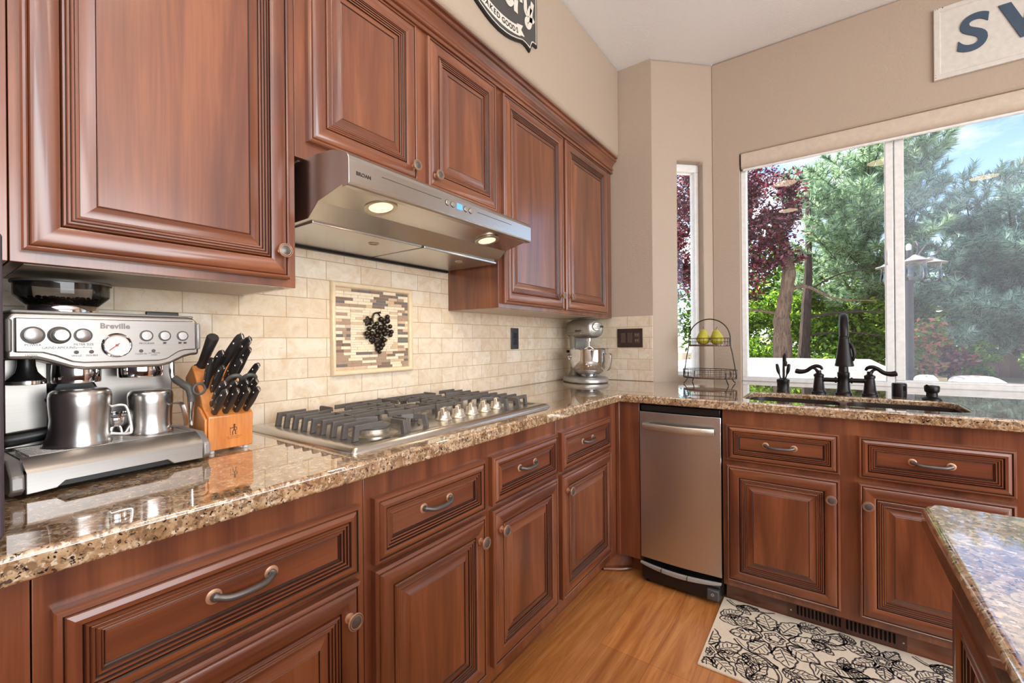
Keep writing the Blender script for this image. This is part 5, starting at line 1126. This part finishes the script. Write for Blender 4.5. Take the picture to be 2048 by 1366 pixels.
def pine(name, label, base, height, boughs, mats, seed, ln=.15, dens=420, trunk_r=.16, group=None):
    r = random.Random(seed); t = thing(name, label, 'tree', base, 0, group); b = Vector(base)
    limbs('trunk', [([b, b+Vector((.06, .03, height*.4)), b+Vector((.0, .05, height*.75)), b+Vector((.03, 0, height))], trunk_r, .03)], BARKD, t)
    V, F, MI = [], [], []; wood_ = []
    for st_, tip, sag in boughs:
        A, B_ = Vector(st_), Vector(tip); m = (A+B_)/2+Vector((0, 0, -sag)); P = spline([A, m, B_], 7); L = (B_-A).length
        wood_.append(([A, m, B_], .016, .004)); half = len(P)//3
        needles(V, F, MI, P[2*half:], r, ln, dens*.8); e_ = P[-1]-P[-2]; needles(V, F, MI, [P[-1]-e_*.5, P[-1]+e_.normalized()*.05], r, ln, dens*1.6)
        ntw = int(L/.13)
        for i in range(ntw):
            u = .22+.76*i/ntw; q = P[min(int(u*(len(P)-1)), len(P)-2)]; d = (P[min(int(u*(len(P)-1))+1, len(P)-1)]-q).normalized(); side = d.cross(Vector((0, 0, 1))).normalized()*(1 if i % 2 else -1)
            e = (d*r.uniform(.5, 1.0)+side*r.uniform(.3, .9)+Vector((0, 0, r.uniform(.05, .65)))).normalized()*r.uniform(.22, .52)*(1.15-.5*u); c = q+e*.5+Vector((0, 0, -.02)); wood_.append(([q, c, q+e], .005, .002)); needles(V, F, MI, spline([q+e*.42, c+e*.22, q+e+e.normalized()*.03], 3), r, ln, dens)
    limbs('bough', wood_, BARKD, t, 5); raw('needles', V, F, mats, t, MI); return t
def garden():
    pav = plain('patio_concrete', srgb(206, 200, 192), .8); soil = plain('dry_garden_soil', srgb(112, 98, 74), .95)
    mb = MB().box((-8, .45, -.25), (10, 4.6, -.12)); struct(mb.build('floor_2', pav, smooth=0), 'pale patio slab outside the kitchen window', 'patio')
    mb = MB(); rg = random.Random(4); nx, ny = 30, 26; VV = []
    for j in range(ny+1):
        for i in range(nx+1):
            x = -10+24*i/nx; y = 4.5+16*j/ny; h = -.12+.62*min(1, max(0, (y-4.6)/1.2)) + rg.uniform(-.04, .04)*(y > 5); VV.append((x, y, h))
    mb.add(VV, [(j*(nx+1)+i, j*(nx+1)+i+1, (j+1)*(nx+1)+i+1, (j+1)*(nx+1)+i) for j in range(ny) for i in range(nx)]); struct(mb.build('floor_3', soil, smooth=180), 'raised dry garden bed behind the patio', 'ground')
    # hot tub with white cover
    t = thing('hot_tub', 'hot tub with a white padded cover on the patio below the left window pane', 'hot tub', (.95, 3.1, -.12)); cov = plain('white_vinyl_cover', srgb(236, 236, 236), .45)
    MB().box((.03, 2.22, -.12), (1.87, 4.02, .72)).build('cabinet', plain('pale_grey_cabinet', srgb(196, 196, 198), .6), t, bevel=.03)
    for a, b in ((2.14, 3.115), (3.125, 4.10)): MB().box((-.03, a, .73), (1.93, b, .925)).build('cover_half', cov, t, bevel=.03, seg=3)
    MB().box((1.931, 2.5, .70), (1.934, 2.56, .86)).build('strap', plain('grey_strap', srgb(120, 120, 124), .6), t, smooth=0)
    # lamp post with three lanterns
    t = thing('lamp_post', 'dark lamp post with three glass lanterns standing beyond the right pane', 'lamp post', (2.37, 5.0, .0)); ir = plain('post_dark_metal', srgb(70, 66, 72), .45, .3); px, py = 2.37, 5.0
    MB().lathe([(.085, -.1), (.085, .35), (.055, .42), (.047, .50), (.045, 2.05), (.055, 2.08), (.035, 2.14), (.028, 2.34)], Matrix.Translation((px, py, 0)), 20).build('post', ir, t)
    MB().lathe([(.018, 2.33), (.03, 2.36), (.028, 2.41), (.012, 2.43)], Matrix.Translation((px, py, 0)), 14).build('finial', WHITE, t)
    lg = mat_glass('lantern_glass', (.90, .92, .94), 1.6); capm = plain('lantern_cap', srgb(196, 184, 180), .45, .2)
    for dx, dy in ((.04, -.24), (.225, .09), (-.17, .17)):
        c = Vector((px+dx, py+dy, 0)); d = Vector((dx, dy, 0)).normalized(); R_ = math.hypot(dx, dy); z0 = 2.12
        MB().tube(spline([Vector((px, py, z0+.02))+d*.03, Vector((px, py, z0+.20))+d*.14, Vector((px, py, z0+.29))+d*(R_-.02), Vector((px, py, z0+.23))+d*(R_+.08), Vector((px, py, z0+.15))+d*(R_+.06), Vector((px, py, z0+.12))+d*(R_)], 6), .014, 8).build('arm', ir, t)
        la = MB().lathe([(.0005, z0+.125), (.03, z0+.12), (.05, z0+.10), (.11, z0+.06), (.165, z0+.042), (.165, z0+.035), (.10, z0+.04)], Matrix.Translation(c), 24).build('lantern_cap', capm, t)
        MB().lathe([(.115, z0+.04), (.105, z0+.0), (.110, z0-.10), (.118, z0-.15), (.105, z0-.195), (.07, z0-.21), (.0005, z0-.212)], Matrix.Translation(c), 24).build('lantern_glass', lg, la)
    # plum tree
    t = thing('plum_tree', 'purple leaved tree with a thick bent furrowed trunk behind the hot tub', 'tree', (.87, 6.0, .45))
    limbs('trunk', [([(.88, 6, .38), (.865, 6, 1.1), (.85, 6, 1.50), (.905, 6, 1.85), (.955, 6, 2.25), (.93, 6.1, 2.6), (.80, 6.25, 3.1), (.65, 6.4, 3.5)], .150, .06)], BARK, t, 14)
    limbs('bough', [([(.93, 6, 2.0), (1.2, 5.95, 2.05), (1.6, 5.9, 1.82), (2.1, 5.8, 1.75)], .035, .008), ([(.94, 6, 2.5), (.5, 6.1, 3.0), (0, 6.2, 3.2)], .06, .02), ([(.9, 6, 2.9), (.2, 6, 3.4), (-.9, 6.2, 3.6)], .05, .015), ([(.86, 6, 1.6), (.4, 6, 1.7), (-.1, 6.1, 1.62)], .03, .008)], BARK, t)
    leaves('foliage', [((.55, 6.0, 3.35), (.60, .7, .80)), ((.35, 6.0, 2.55), (.60, .6, .55)), ((1.0, 6.0, 3.55), (.26, .4, .42)), ((1.02, 6.0, 2.62), (.25, .3, .20)), ((.75, 5.75, 2.95), (.40, .25, .5)), ((-.75, 6.2, 3.1), (.9, .8, 1.3)), ((.2, 6.1, 4.2), (.9, .9, .6)), ((.2, 6.0, 2.0), (.35, .3, .22))], 23000, .040, PLUM, (52, 28, 20), t, 3)
    # pines
    rb = random.Random(21); bo = []
    for i in range(66):
        z = 2.05+rb.random()**.9*2.95; x = rb.uniform(.75, 3.0); y = rb.uniform(7.2, 8.9); bo.append(((2.2, 9.6, z-.35), (x, y, z+rb.uniform(-.1, .35)), rb.uniform(-.05, .22)))
    for x, z in ((2.82, 4.72), (3.05, 4.84), (3.28, 4.80), (2.95, 4.50), (3.20, 4.62), (2.80, 5.1)): bo.append(((2.1, 8.9, z-.95), (x, 8.0, z-.02), .06))
    pine('pine_tree', 'tall silvery green pine filling the upper left window pane', (2.2, 9.6, .4), 4.5, bo, PINE, 5, group='pines beyond the window')
    bo = []
    for i in range(78):
        x = rb.uniform(2.75, 5.6); top = 3.55 if x < 3.5 else 3.45; z = 1.15+rb.random()*(top-1.15); bo.append(((4.4, 9.8, z-.3), (x, rb.uniform(7.2, 8.6), z+rb.uniform(-.05, .2)), rb.uniform(-.05, .2)))
    for x, z in ((3.06, 4.36), (2.98, 4.02), (3.15, 3.95), (2.82, 3.82), (3.42, 3.98), (3.68, 3.90), (3.92, 3.92), (4.15, 4.02), (4.30, 4.1), (4.5, 4.3)): bo.append(((x+(.25 if x > 3.2 else -.28), 8.7, z-1.05), (x, 8.0, z), .03))
    pine('pine_tree', 'broad blue green pine filling the right window pane under the open sky', (4.4, 9.8, .4), 4.2, bo, PINEB, 8, group='pines beyond the window')
    t = thing('tree', 'dark slim trunk standing just right of the purple leaved tree', 'tree', (1.16, 7.6, .4)); limbs('trunk', [([(1.10, 7.6, .4), (1.12, 7.6, 1.2), (1.16, 7.6, 2.0), (1.20, 7.65, 3.0), (1.18, 7.8, 4.2)], .115, .04)], BARKD, t)
    limbs('bough', [([(1.14, 7.6, 1.6), (1.9, 7.5, 1.68), (2.8, 7.4, 1.6)], .028, .01), ([(1.13, 7.6, 1.25), (1.8, 7.5, 1.30), (2.6, 7.4, 1.16)], .022, .008), ([(1.14, 7.6, 2.1), (1.7, 7.5, 2.4), (2.3, 7.4, 2.45)], .02, .008)], BARKD, t)
    # green shrubs
    for lab, blobs, n, sd in (('lime green leafy tree behind the trunk at the left of the pane', [((-.2, 8.8, 1.35), (.95, .6, .95)), ((.75, 9.0, 1.9), (.8, .6, .9)), ((.3, 7.9, .75), (1.3, .4, .45))], 11000, 31),
                              ('bright lime leafy shrub behind the faucet spout', [((1.75, 8.6, 1.25), (.85, .5, .75)), ((2.5, 8.9, 1.55), (.75, .5, .95))], 11000, 32),
                              ('deep green tall hedge far behind the pines', [((.9, 11.5, 2.3), (3.6, .7, 1.9)), ((5.0, 12.0, 1.6), (3.4, .7, 1.5))], 15000, 33)):
        c = blobs[0][0]; t = thing('leafy_shrub', lab, 'shrub', (c[0], c[1], .45)); limbs('stem', [([(c[0], c[1], .4), (c[0]+.05, c[1], c[2]), (c[0]+.2, c[1], c[2]+.5)], .04, .012)], BARKD, t); leaves('foliage', blobs, n, .062 if sd < 33 else .10, GREEN, (42, 38, 20) if sd < 33 else (40, 14, 46), t, sd, .3)
    t = thing('flowering_bush', 'coral and green bush right beside the lamp post', 'bush', (2.62, 5.9, .45)); limbs('stem', [([(2.60, 5.9, .4), (2.64, 5.9, .8), (2.72, 5.9, 1.2)], .03, .01)], BARKD, t); leaves('foliage', [((2.68, 5.9, 1.20), (.23, .25, .30)), ((2.60, 5.9, .80), (.26, .2, .2))], 1500, .040, ROSE, (38, 40, 22), t, 41, .2)
    for lab, c, rad, mm in (('low green shrub at the foot of the blue pine', (3.35, 7.2, .85), (.36, .22, .26), GREEN), ('low dark purple shrub between bush and pine', (2.98, 6.45, .82), (.26, .25, .24), PLUM), ('lime ground cover near the right end of the pane', (4.05, 6.9, .80), (.30, .22, .20), GREEN)):
        t = thing('low_shrub', lab, 'shrub', (c[0], c[1], .45)); limbs('stem', [([(c[0], c[1], .4), (c[0], c[1], .7), (c[0]+.05, c[1], .95)], .02, .008)], BARKD, t); leaves('foliage', [(c, rad)], 1500, .05, mm, (50, 35, 15), t, int(c[0]*100), .2)
    # boulders and fence
    rk = NT('pale_boulder'); n = rk.noise(rk.coords(), 5, 6, .6); rk.set(Base_Color=rk.ramp(n, [(.3, srgb(190, 178, 166)), (.7, srgb(232, 226, 218))]), Roughness=.9); rk.bump(n, .5, .03)
    for lab, c, s in (('large pale boulder at the lower right of the window', (2.95, 4.80, .40), (.27, .20, .30)), ('small rounded boulder left of the large pale boulder', (2.50, 4.72, .42), (.13, .14, .28)), ('low flat stone in front of the coral bush', (2.42, 5.35, .40), (.30, .18, .24))):
        r = random.Random(int(c[0]*50)); t = thing('boulder', lab, 'boulder', (c[0], c[1], c[2]-s[2]*.8)); mb = MB(); ph = [r.uniform(0, 6) for _ in range(6)]; m_, n_ = 12, 20; rings = []
        for i in range(m_+1):
            ring = []
            for j in range(n_):
                th = PI*i/m_; a = 2*PI*j/n_; q_ = lambda v: math.copysign(abs(v)**.55, v); k = .98+.06*math.sin(3*a+ph[0])+.08*math.sin(2*th*2+ph[1]+a)+.05*math.sin(5*a+ph[2]); ring.append((c[0]+s[0]*k*abs(q_(math.sin(th)))*q_(math.cos(a)), c[1]+s[1]*k*abs(q_(math.sin(th)))*q_(math.sin(a)), c[2]-s[2]*q_(math.cos(th))*(1+.06*math.sin(2*a+ph[3]))))
            rings.append(ring)
        mb.grid(rings); mb.build('rock', rk.m, t)
    t = thing('garden_fence', 'weathered brown board fence behind the boulders at the right', 'fence', (4.6, 8.3, .3)); fw = [plain('fence_board_'+str(i), c, .8) for i, c in enumerate((srgb(132, 92, 66), srgb(112, 80, 60), srgb(150, 108, 78)))]
    mb = MB(); x = 2.9; i = 0
    while x < 7.5: mb.mi = random.randrange(3); mb.box((x, 8.30, .3), (x+.135, 8.32, .86+random.uniform(-.01, .01))); x += .142
    mb.build('boards', fw, t, smooth=0)
    for z in (.42, .74): MB().box((2.9, 8.321, z), (7.5, 8.36, z+.08)).build('rail', fw[1], t, smooth=0)
garden()
